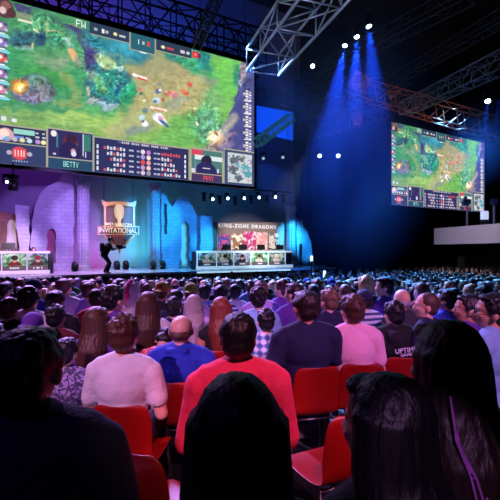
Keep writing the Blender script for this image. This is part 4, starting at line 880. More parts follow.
# hair, built in the head's own frame
def strandy(a=.006, fx=38, fz_=5): return lambda co: noise.noise(Vector((co.x*fx, co.y*fx, co.z*fz_)))*a+noise.noise(Vector((co.x*fx*2.3, co.y*fx*2.3, co.z*fz_*2)))*a*.5
def hair(style, near, seed=0):
    k = ('h', style, near, seed)
    if k in _bm: return _bm[k]
    r_ = random.Random(seed+len(style)*13); bm = bmesh.new(); disp = lambda co: strandy(.0036, 60, 22)(co)+noise.noise(co*22)*.006
    def cap_hair(s=1.0, front=.0):
        add_ell(bm, (0, -.014, .118), (.086*s, .099*s, .092*s), None, 3)
        add_ell(bm, (0, -.045, .065), (.076*s, .062*s, .07*s), None, 3)
        add_ell(bm, (0, .06+front, .172), (.06, .035, .024), None, 2)
        for q in (-1, 1): add_ell(bm, (q*.074, .012, .105), (.014, .03, .038), None, 2)
    if style == 'short': cap_hair(1.0)
    elif style == 'messy':
        cap_hair(1.02)
        for i in range(60):
            th = r_.uniform(0, 6.28); ph = r_.uniform(-.1, 1.5); d = Vector((math.cos(th)*math.cos(ph), math.sin(th)*math.cos(ph), math.sin(ph)))
            if d.y > .6 and d.z < .5: continue
            c = Vector((0, -.014, .118))+Vector((d.x*.084, d.y*.097, d.z*.09)); cap(bm, c, c+d*.009+Vector((r_.uniform(-.02, .02), r_.uniform(-.02, .02), r_.uniform(-.02, .008))), .012, .006, 6)
        disp = strandy(.003, 40, 30)
    elif style == 'curly':
        cap_hair(1.04)
        for i in range(70):
            th = r_.uniform(0, 6.28); ph = r_.uniform(-.4, 1.5); d = Vector((math.cos(th)*math.cos(ph), math.sin(th)*math.cos(ph), math.sin(ph)))
            if d.y > .55 and d.z < .55: continue
            c = Vector((0, -.016, .118))+Vector((d.x*.09, d.y*.1, d.z*.094)); add_ell(bm, c, (.021, .021, .021), None, 1)
        disp = None
    elif style == 'bald':
        add_ell(bm, (0, -.042, .052), (.074, .058, .05), None, 3)
        for q in (-1, 1): add_ell(bm, (q*.073, -.012, .07), (.012, .034, .03), None, 2)
    elif style == 'buzz':
        add_ell(bm, (0, -.012, .114), (.0835, .097, .092), None, 3); add_ell(bm, (0, -.037, .06), (.074, .064, .062), None, 3)
    elif style in ('long', 'verylong', 'bob', 'full'):
        cap_hair(1.05)
        L = {'long': .30, 'verylong': .52, 'bob': .12, 'full': .2}[style]; n = 15 if near else 9
        for i in range(n):
            a = math.pi*(-.08+1.16*i/(n-1)); x = math.cos(a)*.088; y = -.012-abs(math.sin(a))*.082 if math.sin(a) > 0 else .02
            z0_ = .12; e = r_.uniform(-.03, .03); w_ = 1.25 if style != 'full' else 1.12
            m1 = Vector((x*1.06, y-.008, .0)); m2 = Vector((x*w_, y-.035-.03*abs(math.sin(a)), -.12)); m3 = Vector((x*w_*.95+r_.uniform(-.012, .012), y-.055, -L+e))
            cap(bm, (x*.97, y, z0_), m1, .022, .024, 8)
            if L > .15: cap(bm, m1, m2, .024, .026, 8); cap(bm, m2, m3, .026, .013, 8)
            else: cap(bm, m1, (m1.x*.98, m1.y, -L*.7), .024, .016, 8)
        disp = strandy(.003, 60, 3)
    elif style == 'tail':
        cap_hair(1.0); add_ell(bm, (0, -.115, .13), (.028, .028, .028)); cap(bm, (0, -.125, .12), (0, -.16, .0), .028, .032); cap(bm, (0, -.16, .0), (.01, -.15, -.14), .03, .012); disp = strandy(.006, 40, 6)
    elif style == 'bun': cap_hair(1.0); add_ell(bm, (0, -.075, .19), (.045, .045, .04))
    disp = strandy(.0015, 60, 30) if style == 'buzz' else disp
    me = remesh(bm, .0075 if near else .015, [m_hair_k], 2 if near else 1, disp=disp, name='hair'); _bm[k] = me; return me
def capmesh(near, back=False):
    k = ('cap', near, back)
    if k in _bm: return _bm[k]
    bm = bmesh.new(); add_ell(bm, (0, -.008, .125), (.092, .106, .093), None, 3)
    s = -1 if back else 1
    add_ell(bm, (0, s*.12, .108), (.066, .075, .012), None, 3); add_ell(bm, (0, -.008, .218), (.01, .01, .008), None, 1)
    bmesh.ops.bisect_plane(bm, geom=bm.verts[:]+bm.edges[:]+bm.faces[:], plane_co=(0, 0, .085), plane_no=(0, 0, -1), clear_outer=True)
    bmesh.ops.holes_fill(bm, edges=[e for e in bm.edges if e.is_boundary])
    me = remesh(bm, .009, [m_iris], 1, name='cap'); _bm[k] = me; return me
HC = {}
def hairm(n, c, rough=.5):
    HC[n] = mat('hair_'+n, c, rough, bump=.35, bscale=70, stretch=(1, 1, .14), spec=.5, var=.55)
for n_, c_ in [('black', (.05, .045, .06)), ('dark brown', (.14, .09, .08)), ('brown', (.3, .19, .14)), ('light brown', (.46, .33, .26)), ('blond', (.78, .62, .42)), ('ash blond', (.66, .6, .62)), ('auburn', (.42, .17, .11)), ('grey', (.55, .55, .6)), ('teal-dyed', (.12, .45, .5))]: hairm(n_, c_)
def cloth(n, c, bump=.25): return mat('cloth_'+n, c, .85, bump=bump, bscale=90, var=.12, vscale=8)
CL = {n: cloth(n, c) for n, c in [('black', (.05, .05, .07)), ('navy', (.09, .11, .26)), ('dark grey', (.2, .2, .24)), ('grey', (.45, .46, .5)), ('white', (.86, .85, .88)), ('red', (.72, .1, .14)), ('royal blue', (.13, .22, .72)), ('purple', (.36, .2, .6)), ('pink', (.95, .7, .82)), ('light blue', (.5, .68, .85)), ('maroon', (.35, .08, .12)), ('green', (.2, .42, .25)), ('coral red', (.92, .2, .36)), ('pale lilac', (.72, .62, .85))]}
def pattern_cloth(n, c1, c2, mode):
    m = cloth(n, c1); nt = m.node_tree; bs = nt.nodes['Principled BSDF']; tc = [x for x in nt.nodes if x.type == 'TEX_COORD'][0]
    rp = nt.nodes.new('ShaderNodeValToRGB'); rp.color_ramp.interpolation = 'CONSTANT'
    if mode == 'plaid':
        w1 = nt.nodes.new('ShaderNodeTexWave'); w1.bands_direction = 'Z'; w1.inputs['Scale'].default_value = 4.6; w2 = nt.nodes.new('ShaderNodeTexWave'); w2.inputs['Scale'].default_value = 4.2
        ad = nt.nodes.new('ShaderNodeMath'); ad.operation = 'ADD'; ml = nt.nodes.new('ShaderNodeMath'); ml.operation = 'MULTIPLY'; ml.inputs[1].default_value = .5
        for w in (w1, w2): nt.links.new(tc.outputs['Object'], w.inputs[0])
        nt.links.new(w1.outputs[1], ad.inputs[0]); nt.links.new(w2.outputs[1], ad.inputs[1]); nt.links.new(ad.outputs[0], ml.inputs[0]); nt.links.new(ml.outputs[0], rp.inputs[0])
        e = rp.color_ramp.elements; e[0].color = lin(c1)+(1,); e[1].position = .62; e[1].color = lin(c2)+(1,); q = e.new(.38); q.color = lin(tuple((a+b)/2 for a, b in zip(c1, c2)))+(1,)
    elif mode == 'stripe':
        w1 = nt.nodes.new('ShaderNodeTexWave'); w1.bands_direction = 'Z'; w1.inputs['Scale'].default_value = 5.5; nt.links.new(tc.outputs['Object'], w1.inputs[0]); nt.links.new(w1.outputs[1], rp.inputs[0])
        e = rp.color_ramp.elements; e[0].color = lin(c1)+(1,); e[1].position = .5; e[1].color = lin(c2)+(1,)
    else:
        nz = nt.nodes.new('ShaderNodeTexNoise'); nz.inputs['Scale'].default_value = 16; nz.inputs['Distortion'].default_value = 2.5; nt.links.new(tc.outputs['Object'], nz.inputs[0]); nt.links.new(nz.outputs[0], rp.inputs[0])
        e = rp.color_ramp.elements; e[0].color = lin(c1)+(1,); e[1].position = .52; e[1].color = lin(c2)+(1,)
    nt.links.new(rp.outputs[0], bs.inputs['Base Color']); return m
CL['plaid'] = pattern_cloth('plaid', (.25, .38, .62), (.82, .86, .92), 'plaid'); CL['striped'] = pattern_cloth('striped', (.25, .3, .5), (.8, .84, .92), 'stripe')
CL['swirl'] = pattern_cloth('swirl', (.78, .12, .2), (.95, .72, .76), 'swirl'); CL['greyprint'] = pattern_cloth('greyprint', (.3, .28, .42), (.66, .6, .78), 'swirl')
def setm(o, m, slot=0):
    o.material_slots[slot].link = 'OBJECT'; o.material_slots[slot].material = m
def person(label, x, y, yaw=0, head=(0, 0, 0), sex='m', top=('black', 'tee', 'short'), hs='short', hc='black', skin='fair', sc=1.0, pose='lap', near=False, group=None, hat=None, seed=0, cat='person', sx=1.0, hscale=1.0, z=None, lift=0):
    hd = tuple(head)+(0,)*(3-len(head))
    o = link('person', body(sex, pose, hd[0], hd[1], hd[2], near)); o.location = (x, y, (fz(y) if z is None else z)); o.rotation_euler = (0, 0, math.radians(yaw)); o.scale = (sc*sx, sc*sx, sc)
    tag(o, label, cat, group); setm(o, SK[skin])
    gname = {'tee': 'tee_shirt', 'hoodie': 'hoodie', 'polo': 'polo_shirt', 'jacket': 'jacket'}[top[1]]
    g = link(gname, garment(sex, pose, top[2], top[1], near), o); setm(g, CL[top[0]])
    link('trousers', trousers(near), o)
    if near:
        for s in (-1, 1): link('shoe', shoe(), o, (s*.12, .44, .0))
    M = headM(*hd)
    hh = None
    if hs and hs != 'none': hh = link('hair', hair(hs, near, seed), o); hh.matrix_local = M @ Matrix.Diagonal((hscale, hscale, hscale, 1)); setm(hh, HC[hc])
    if hat: q = link('cap', capmesh(near, hat[1]), o); q.matrix_local = M; setm(q, CL[hat[0]] if hat[0] in CL else hat[0])
    return o

# ------------------------------------------------------------------ chairs
m_red = mat('red_plastic', (.56, .042, .028), .42, var=.05, bump=.04, bscale=120, coat=.1); m_leg = mat('chair_steel', (.4, .4, .42), .3, .9)
def chair_meshes():
    bm = bmesh.new()
    prof = [(.22, .425, .40), (.20, .447, .42), (.10, .450, .43), (.0, .444, .43), (-.10, .446, .42), (-.165, .462, .41), (-.20, .50, .40), (-.215, .56, .39), (-.23, .64, .40), (-.245, .72, .40), (-.258, .785, .385), (-.264, .815, .34), (-.266, .828, .25)]
    prof = [(a_, b_, c_*.86) for a_, b_, c_ in prof]; n = 12; rows = []
    for i, (y, z, w) in enumerate(prof):
        r = []
        for j in range(n+1):
            u = j/n*2-1; back = i > 6
            cy = .035*u*u if back else 0; cz = .018*u*u if 1 < i < 6 else 0
            r.append(bm.verts.new((u*w/2, y+cy, z+cz)))
        rows.append(r)
    for a, b in zip(rows[:-1], rows[1:]):
        for j in range(n): bm.faces.new((a[j], a[j+1], b[j+1], b[j]))
    bmesh.ops.recalc_face_normals(bm, faces=bm.faces)
    me = bpy.data.meshes.new('seat_shell'); bm.to_mesh(me); bm.free(); o = bpy.data.objects.new('t', me); COL.objects.link(o)
    q = o.modifiers.new('s', 'SOLIDIFY'); q.thickness = .007; q.offset = 0; q2 = o.modifiers.new('b', 'SUBSURF'); q2.levels = 1
    dg = bpy.context.evaluated_depsgraph_get(); dg.update(); sh = bpy.data.meshes.new_from_object(o.evaluated_get(dg)); bpy.data.objects.remove(o); sh.materials.clear(); sh.materials.append(m_red); sh.shade_smooth()
    L = []
    for sx in (-1, 1):
        for sy, ty in ((.15, .21), (-.15, -.22)):
            b = bmesh.new(); cap(b, (sx*.15, sy, .435), (sx*.20, ty, .011), .011, .011, 8); L.append(bmesh_to('leg', b, m_leg, True))
    b = bmesh.new(); cap(b, (-.15, .15, .432), (.15, .15, .432), .010, .010, 8); x1 = bmesh_to('cross_bar', b, m_leg, True)
    b = bmesh.new(); cap(b, (-.15, -.15, .432), (.15, -.15, .432), .010, .010, 8); x2 = bmesh_to('cross_bar', b, m_leg, True)
    return sh, L, (x1, x2)
CH = chair_meshes()
def chair(label, x, y, yaw=0, group=None, cs=1.0, parts=True):
    t = thing('plastic_chair', label, 'chair', (x, y, fz(y)), math.radians(yaw), group); t.scale = (cs, 1, cs)
    link('seat_shell', CH[0], t)
    for l in CH[1]: link('leg', l, t)
    for l in CH[2]: link('cross_bar', l, t)
    return t

# ------------------------------------------------------------------ the people one can pick out
taken = []
def by(px, ytop, d, label, chairlabel=None, cdx=0, **k):
    """head centre at depth d seen at column px with its top at row ytop"""
    x = (px-CX)/F*d; zt = CAMZ-(ytop-CY)/F*d; g = fz(d); sc = min(1.12, max(.8, (zt-g)/1.30))
    yaw = k.get('yaw', 8); near = k.pop('near', d < 4.7)
    taken.append((x, d)); k['yaw'] = yaw
    o = person(label, x, d, near=near, sc=sc, **k)
    if chairlabel: chair(chairlabel, x+cdx, d-.02, yaw, 'red plastic chairs', cs=min(1.0, sc+.02))
    return o
G = None
by(237, 381, .84, 'silhouette of person with full black hair closest to camera, bottom centre', None, hs='full', hc='black', top=('black', 'tee', 'short'), yaw=4, sx=.92, hscale=1.08)
by(26, 325, 1.2, 'broad person in dark navy shirt filling bottom left corner seen from behind', None, hs='short', hc='black', top=('navy', 'jacket', 'short'), yaw=5, head=(0, 0), sx=1.1)
wa = by(447, 317, 1.12, 'woman with very long dark purple-black hair at the right, taller than her neighbour', None, sex='f', hs='verylong', hc='dark brown', top=('black', 'tee', 'short'), yaw=12, head=(10, 0), hscale=.97, sx=.92)
by(385, 375, .98, 'woman with long black hair and bare cheek, lower one at bottom right', None, sex='f', hs='verylong', hc='black', top=('black', 'tee', 'short'), yaw=20, head=(25, 0), hscale=1.03, skin='olive')
by(238, 312, 1.95, 'short black-haired person in coral red hoodie, centre of the picture', 'red chair under the person in the coral red hoodie', hs='short', hc='black', top=('coral red', 'hoodie', 'long'), yaw=6, skin='olive', sx=1.03, hscale=1.03)
by(124, 315, 2.35, 'brown-haired person in white tee shirt on red chair, left of centre', 'red chair with full backrest visible behind the white tee shirt', hs='messy', hc='brown', top=('white', 'tee', 'short'), yaw=-3, sx=1.0, hscale=1.05, cdx=.07)
by(181, 314, 2.9, 'bald person in royal blue polo shirt beside the white tee shirt', 'red chair partly hidden behind the bald person in blue polo', hs='bald', hc='brown', top=('royal blue', 'polo', 'short'), yaw=-8, head=(12, -4), skin='fair', sx=1.17)
by(97, 306, 3.0, 'woman with long wavy brown hair just left of the white tee shirt', 'red chair under the woman with long wavy brown hair', sex='f', hs='long', hc='brown', top=('purple', 'tee', 'short'), yaw=0, head=(-15, 0))
by(148, 291, 3.7, 'woman with long straight brown hair and white top behind bald person', 'red chair under the woman with straight brown hair', sex='f', hs='long', hc='brown', top=('white', 'tee', 'short'), yaw=5)
by(194, 294, 4.25, 'woman with long ash blond hair straight down her back, centre left', None, sex='f', hs='verylong', hc='ash blond', top=('pale lilac', 'tee', 'short'), yaw=0)
by(221, 296, 3.7, 'woman with auburn-tipped dark hair and bare shoulder in black tank top', 'red chair under the woman in the black tank top', sex='f', hs='long', hc='auburn', top=('black', 'tee', 'none'), yaw=10, skin='tan')
by(173.5, 297, 4.3, 'dark-haired spectator directly behind the bald head, left of ash blond hair', None, hs='curly', hc='black', top=('navy', 'tee', 'short'), yaw=5)
by(306, 289, 3.0, 'dark-haired person in plain navy tee shirt on a red chair, right of centre', 'empty-looking red chair back below the plain navy tee shirt', hs='short', hc='dark brown', top=('navy', 'tee', 'short'), yaw=12, head=(10, 0), skin='olive', sx=1.12)
by(266, 308, 3.5, 'dark-haired person in blue and white plaid shirt beside coral hoodie', 'red chair under the person in the plaid shirt', hs='messy', hc='black', top=('plaid', 'tee', 'short'), yaw=5)
by(258, 287, 4.4, 'round dark-haired spectator in light blue shirt behind the plaid shirt', None, hs='curly', hc='black', top=('light blue', 'tee', 'short'), yaw=5)
by(352, 293, 3.1, 'brown-haired person in pale pink tee shirt on a red chair', 'red chair back directly below the pale pink tee shirt', hs='messy', hc='brown', top=('pink', 'tee', 'short'), yaw=3, head=(15, 5))
h1 = by(394, 300, 3.5, 'black-haired person in black hoodie with white writing on its back', 'red chair back below the black hoodie with writing', hs='messy', hc='black', top=('black', 'hoodie', 'long'), yaw=0, head=(12, 0))
by(402, 288, 4.3, 'shaven grey-haired round head behind the black hoodie with writing', None, hs='bald', hc='grey', top=('dark grey', 'jacket', 'long'), yaw=18, skin='fair')
by(426, 291, 3.55, 'short-haired brown-haired person in profile facing left above long dark hair', None, hs='buzz', hc='brown', top=('navy', 'tee', 'short'), yaw=45, head=(35, 5), skin='fair')
by(467, 293, 3.3, 'bearded dark-haired person in purple shirt in profile facing left', None, hs='short', hc='black', top=('purple', 'tee', 'short'), yaw=42, head=(35, 5), skin='tan')
gl = by(491, 292, 2.75, 'person with glasses and light blue shirt looking left at right edge', 'red chair at the right edge below the person with glasses', hs='messy', hc='black', top=('light blue', 'tee', 'short'), yaw=38, head=(35, 8), skin='olive', sx=1.08)
pp = by(446, 288, 4.3, 'dark-haired spectator holding up a white paper in the right crowd', None, hs='short', hc='dark brown', top=('royal blue', 'tee', 'long'), yaw=25, pose='film', head=(20, 5))
by(329, 288, 4.1, 'light brown-haired person in navy shirt left of the pink tee shirt', None, hs='messy', hc='light brown', top=('navy', 'tee', 'short'), yaw=10, head=(20, 0))
by(345, 283, 5.6, 'short blond-brown haired small head just behind the pink tee shirt', None, hs='buzz', hc='light brown', top=('dark grey', 'tee', 'short'), yaw=10)
by(366, 276, 5.2, 'bright blond tousled head standing out in the right crowd', None, hs='messy', hc='blond', top=('dark grey', 'hoodie', 'long'), yaw=15, hscale=1.08)
by(364, 289, 4.5, 'spectator with slate cap pulled low and patterned collar behind pink tee', None, hs='short', hc='black', top=('striped', 'tee', 'short'), yaw=10, hat=('navy', False))
by(384.5, 276, 5.2, 'dark-haired purple-lit person turned left between blond head and bald head', None, hs='short', hc='dark brown', top=('purple', 'tee', 'short'), yaw=40, head=(35, 0))
by(294, 281.5, 4.6, 'dark brown-haired person in purple shirt right behind the plain navy tee', None, hs='short', hc='dark brown', top=('purple', 'tee', 'short'), yaw=22, head=(30, 0))
by(282.5, 278.5, 5.3, 'violet-lit person with swept hair left of the purple shirt', None, hs='messy', hc='brown', top=('purple', 'jacket', 'long'), yaw=25, head=(30, 0))
by(261, 280, 5.1, 'light brown-haired person in pale lilac top behind round dark head', None, hs='messy', hc='light brown', top=('pale lilac', 'tee', 'short'), yaw=5)
by(235, 283, 5.6, 'neat black-haired person in a white top, centre of the crowd', None, hs='short', hc='black', top=('white', 'tee', 'short'), yaw=3)
by(221, 285, 5.4, 'dark-haired person in grey striped top above the auburn-haired woman', None, hs='curly', hc='dark brown', top=('striped', 'tee', 'short'), yaw=3)
by(205, 283, 5.6, 'black-haired person in light blue shirt right of a green-yellow hat', None, hs='messy', hc='black', top=('light blue', 'tee', 'short'), yaw=3)
m_hatg = pattern_cloth('lime_print', (.45, .62, .25), (.85, .82, .4), 'swirl'); m_hato = pattern_cloth('orange_lime_print', (.86, .36, .2), (.66, .78, .35), 'swirl')
CL['lime print'] = m_hatg; CL['orange lime print'] = m_hato
by(191, 282.5, 5.2, 'spectator in round green and yellow hat above the ash blond hair', None, hs='short', hc='brown', top=('pale lilac', 'tee', 'short'), yaw=0, hat=('lime print', True))
by(162, 281, 5.2, 'spectator in green and orange hat left of the green-yellow one', None, hs='short', hc='brown', top=('dark grey', 'tee', 'short'), yaw=0, hat=('orange lime print', True))
by(176, 288.5, 5.0, 'plain black head between the two brightly hatted spectators', None, hs='short', hc='black', top=('navy', 'tee', 'short'), yaw=4)
by(113, 285.5, 3.8, 'curly black-haired person in dark purple shirt, left third of the crowd', None, hs='curly', hc='black', top=('purple', 'tee', 'short'), yaw=-15, head=(-15, 0), sx=1.1)
un = by(131.5, 283, 5.0, 'spectator wearing white hood with a pink mane', None, hs='none', top=('white', 'hoodie', 'long'), yaw=-5)
by(96, 287.5, 4.7, 'short-haired brown-haired person in red top left of curly black hair', None, hs='buzz', hc='brown', top=('coral red', 'tee', 'short'), yaw=0, head=(10, 0))
by(88.5, 281, 5.6, 'short brown-haired person in lilac top near the left middle', None, hs='short', hc='brown', top=('pale lilac', 'tee', 'short'), yaw=0)
by(64, 277.5, 5.6, 'light brown-haired person in white tee with small mark, left crowd', None, hs='short', hc='light brown', top=('white', 'tee', 'short'), yaw=0, sx=1.1)
fz1 = by(55, 289.5, 4.3, 'dark brown-haired person in black tee with small white letters on back', None, hs='short', hc='dark brown', top=('black', 'tee', 'short'), yaw=0, sx=1.1)
by(33.5, 278, 4.9, 'spectator in navy cap and royal blue shirt at the left', None, hs='short', hc='black', top=('royal blue', 'tee', 'short'), yaw=-5, hat=('navy', False))
it = by(29, 286.5, 4.1, 'black-haired person in white jersey with big dark letters on back', None, hs='curly', hc='black', top=('white', 'tee', 'short'), yaw=0, sx=1.05)
by(9.5, 298, 4.0, 'wavy brown-haired spectator at the left edge behind the navy corner person', None, hs='curly', hc='brown', top=('black', 'tee', 'short'), yaw=0)
by(33, 312, 3.3, 'spectator in backwards purple cap just above the big dark head', None, hs='short', hc='black', top=('black', 'tee', 'short'), yaw=0, hat=('purple', True))
by(56, 304, 3.6, 'black-haired person in maroon top beside the backwards purple cap', None, hs='messy', hc='black', top=('maroon', 'tee', 'long'), yaw=0)
by(66, 343, 2.6, 'spectator in grey patterned shirt mostly hidden behind navy corner person', None, hs='short', hc='black', top=('greyprint', 'tee', 'short'), yaw=0, sx=1.0)
by(-6, 322, 3.2, 'dark long-haired person cut off at the left edge of picture', None, sex='f', hs='long', hc='dark brown', top=('maroon', 'tee', 'short'), yaw=0)
by(163, 329, 3.25, 'spectator bending forward in red and white swirl shirt beside bald person', None, hs='short', hc='black', top=('swirl', 'jacket', 'long'), yaw=-5, head=(0, -60), sx=1.15)

# extras worn or held
M = headM(0, 0, 0)
hb = bmesh.new(); add_ell(hb, (0, -.012, .115), (.108, .118, .118), None, 3); add_ell(hb, (0, -.03, .03), (.1, .1, .09), None, 3); cap(hb, (0, .06, .22), (0, .08, .29), .02, .004)
for s in (-1, 1): cap(hb, (s*.07, -.01, .2), (s*.08, -.01, .245), .022, .008)
q = link('animal_hood', remesh(hb, .009, [CL['white']], 1, name='hood'), un); q.matrix_local = M
hb = bmesh.new()
for i in range(9): a = -.3+i*.33; add_ell(hb, (0, -.015-.118*math.sin(a)*1.0, .115+.118*math.cos(a)), (.028, .026, .032), None, 2)
q = link('pink_mane', remesh(hb, .009, [mat('hot_pink_fleece', (.95, .25, .55), .8)], 1, name='mane'), un); q.matrix_local = M
# glasses
gm = headM(35, 8, 0); hb = bmesh.new()
for s in (-1, 1):
    for i in range(14):
        a, b = 2*math.pi*i/14, 2*math.pi*(i+1)/14; add_cyl(hb, (s*.033+.024*math.cos(a), .105, .08+.017*math.sin(a)), (s*.033+.024*math.cos(b), .105, .08+.017*math.sin(b)), .0022, seg=6)
    add_cyl(hb, (s*.057, .103, .085), (s*.082, .0, .083), .002, seg=6)
add_cyl(hb, (-.009, .108, .084), (.009, .108, .084), .002, seg=6)
q = obj('glasses', hb, m_black, gl); q.matrix_local = gm
# beard of the profile person
# white paper held up
hp = pp.matrix_basis @ Vector((-.10, .30, 1.16)); t = thing('paper_sheet', 'white folded paper held up by a spectator in the right crowd', 'paper', hp)
hb = bmesh.new(); add_box(hb, (0, 0, 0), (.07, .004, .21)); obj('sheet', hb, mat('white_paper', (.92, .92, .95), .7), t, rot=(.2, -.55, .5))
# letters on backs
def back_text(o, txt, size, z, c, rot=0, dx=0, y=-.152):
    me = text_mesh(txt, size, c, .002); q = link('back_lettering', me, o)
    q.matrix_local = Matrix.Translation((dx, y, z)) @ Matrix.Rotation(math.radians(90), 4, 'X') @ Matrix.Rotation(rot, 4, 'Z'); return q
wl = mat('white_letter_print', (.9, .88, .95), .6); dl = mat('dark_letter_print', (.08, .06, .14), .6)
back_text(it, 'ITE', .115, .90, dl, 0, .03, -.158)
back_text(fz1, 'FAZE' if False else 'ACE', .05, .93, wl, .15, .07, -.158)
back_text(h1, 'UPTIME', .058, .88, wl, .14, .04, -.185); back_text(h1, 'GAMES', .036, .84, wl, .14, .05, -.182)
# lilac strands, colour put in for the light caught on the long dark hair
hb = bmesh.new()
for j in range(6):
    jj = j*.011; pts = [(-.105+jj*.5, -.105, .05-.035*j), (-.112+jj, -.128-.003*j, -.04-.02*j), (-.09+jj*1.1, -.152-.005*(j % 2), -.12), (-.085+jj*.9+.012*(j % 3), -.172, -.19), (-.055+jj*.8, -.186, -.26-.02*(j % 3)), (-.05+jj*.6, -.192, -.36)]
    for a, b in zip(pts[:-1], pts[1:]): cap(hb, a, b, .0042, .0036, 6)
q = link('hair_streak', remesh(hb, .003, [mat('violet_lit_hair', (.62, .36, .68), .3, bump=.5, bscale=50, stretch=(1, 1, .1))], 1, name='streak'), wa); q.matrix_local = headM(10, 0, 0) @ Matrix.Diagonal((.97, .97, .97, 1))

# ------------------------------------------------------------------ empty chairs in view
for px, ytop, d, yaw, lb in [(171, 452, 1.76, -30, 'empty bright red chair at the bottom left of centre, its top edge slanting'), (327, 414, 2.12, 26, 'empty dark red chair between the central silhouette and long-haired woman')]:
    x = (px-CX)/F*d; chair(lb, x, d, yaw)

# ------------------------------------------------------------------ the rest of the crowd
LAND = [(-40, 54, 'below the left desk'), (54, 96, 'below the purple column'), (96, 144, 'below the trophy banner'), (144, 196, 'below the blue castle wall'), (196, 246, 'below right desk\'s left half'), (246, 292, 'below right desk\'s right half'), (292, 330, 'below the dark tower'), (330, 390, 'below the blue haze'), (390, 436, 'below side screen\'s left half'), (436, 560, 'below the white balcony')]
seats = []
Y = 4.7; row = 0
while Y < 31:
    n = int(1.36*Y/.60)+2
    for i in range(n):
        x = -0.69*Y+i*.60+(row % 2)*.3+rnd.uniform(-.09, .09); y = Y+.12*x*.35+rnd.uniform(-.1, .1)
        if U.x*0+N.x*x+N.y*y > 19.9 or y < 4.5: continue
        px = CX+F*x/y
        if px < -12 or px > 512: continue
        if any(abs(px-(CX+F*a/b)) < F*.13/b and abs(y-b) < .9 for a, b in taken) or any((x-a)**2+(y-b)**2 < .3 for a, b in taken): continue
        if abs(x-4.0) < .01: continue
        if (Vector((x, y))-Vector((c0.x, c0.y))).length < 1.2: continue
        seats.append((x, y, px, row))
    Y += .86 if Y < 12 else .95; row += 1
seats.sort(key=lambda q: q[1])
HS = ['short', 'messy', 'short', 'curly', 'buzz', 'short', 'bald', 'messy', 'long', 'bob', 'tail', 'short']
HCOL = ['black', 'black', 'dark brown', 'dark brown', 'brown', 'light brown', 'blond', 'black', 'grey', 'auburn']
TOPC = ['black', 'black', 'navy', 'dark grey', 'grey', 'white', 'royal blue', 'purple', 'red', 'light blue', 'green', 'maroon', 'pale lilac']
HW = {'short': 'short {}-haired spectator', 'messy': 'tousled {}-haired spectator', 'curly': 'curly {}-haired spectator', 'buzz': 'cropped {}-haired spectator', 'bald': 'bald-crowned spectator', 'long': 'long {}-haired spectator', 'bob': '{} bobbed spectator', 'tail': '{} ponytailed spectator'}
plan = []
for i, (x, y, px, row) in enumerate(seats):
    hs = rnd.choice(HS); hc = rnd.choice(HCOL); hat = None
    if rnd.random() < .07: hat = rnd.choice(['red', 'navy', 'black', 'white', 'royal blue'])
    plan.append(dict(x=x, y=y, px=px, row=row, hs=hs, hc=hc, tc=rnd.choice(TOPC), hat=hat, sex='f' if hs in ('long', 'bob', 'tail') else 'm'))
NIND = 250
ind = plan[:NIND]; rest = plan[NIND:]
ORD = ['front', 'second', 'third', 'fourth', 'fifth', 'sixth', 'seventh', 'eighth', 'ninth', 'tenth', 'eleventh', 'twelfth', 'thirteenth', 'fourteenth']
zone = lambda px: next(l for a, b, l in LAND if a <= px < b)
keyed = {}
for q in ind:
    r_ = 'nearest' if q['row'] < 1 else ORD[q['row']]
    q['zone'] = zone(q['px'])
    hw = ('spectator in '+q['hat']+' cap') if q['hat'] else HW[q['hs']].format(q['hc'])
    q['base'] = '%s, %s top, %s crowd row %s' % (hw, q['tc'], {'nearest': 'nearest'}.get(r_, r_), q['zone'])
    keyed.setdefault(q['base'], []).append(q)
for b, L in keyed.items():
    if len(L) == 1: L[0]['label'] = b
    else:
        L.sort(key=lambda q: q['px'])
        for k, q in enumerate(L): q['label'] = b+', '+(('left one', 'right one')[k] if len(L) == 2 else ('leftmost' if k == 0 else 'rightmost' if k == len(L)-1 else 'middle one' if len(L) == 3 else ['inner left', 'inner right'][min(k-1, 1)]))
YAWS = [(0, 0), (15, 0), (-15, 5), (30, 0), (8, -12)]; PS = ['lap', 'loose', 'cross']
for q in ind:
    far = q['px'] > 290; base = 8+max(0, (q['px']-200)/300*30)
    hy = rnd.choice(YAWS)
    person(q['label'], q['x'], q['y'], yaw=base+rnd.uniform(-8, 8), head=hy, sex=q['sex'], top=(q['tc'], 'tee', 'short'), hs=q['hs'] if not q['hat'] else 'short', hc=q['hc'], skin=rnd.choice(['fair', 'fair', 'olive', 'tan', 'brown']), sc=rnd.uniform(.93, 1.05), pose=rnd.choice(PS), group='seated spectators '+q['zone'], hat=(q['hat'], rnd.random() < .4) if q['hat'] else None)
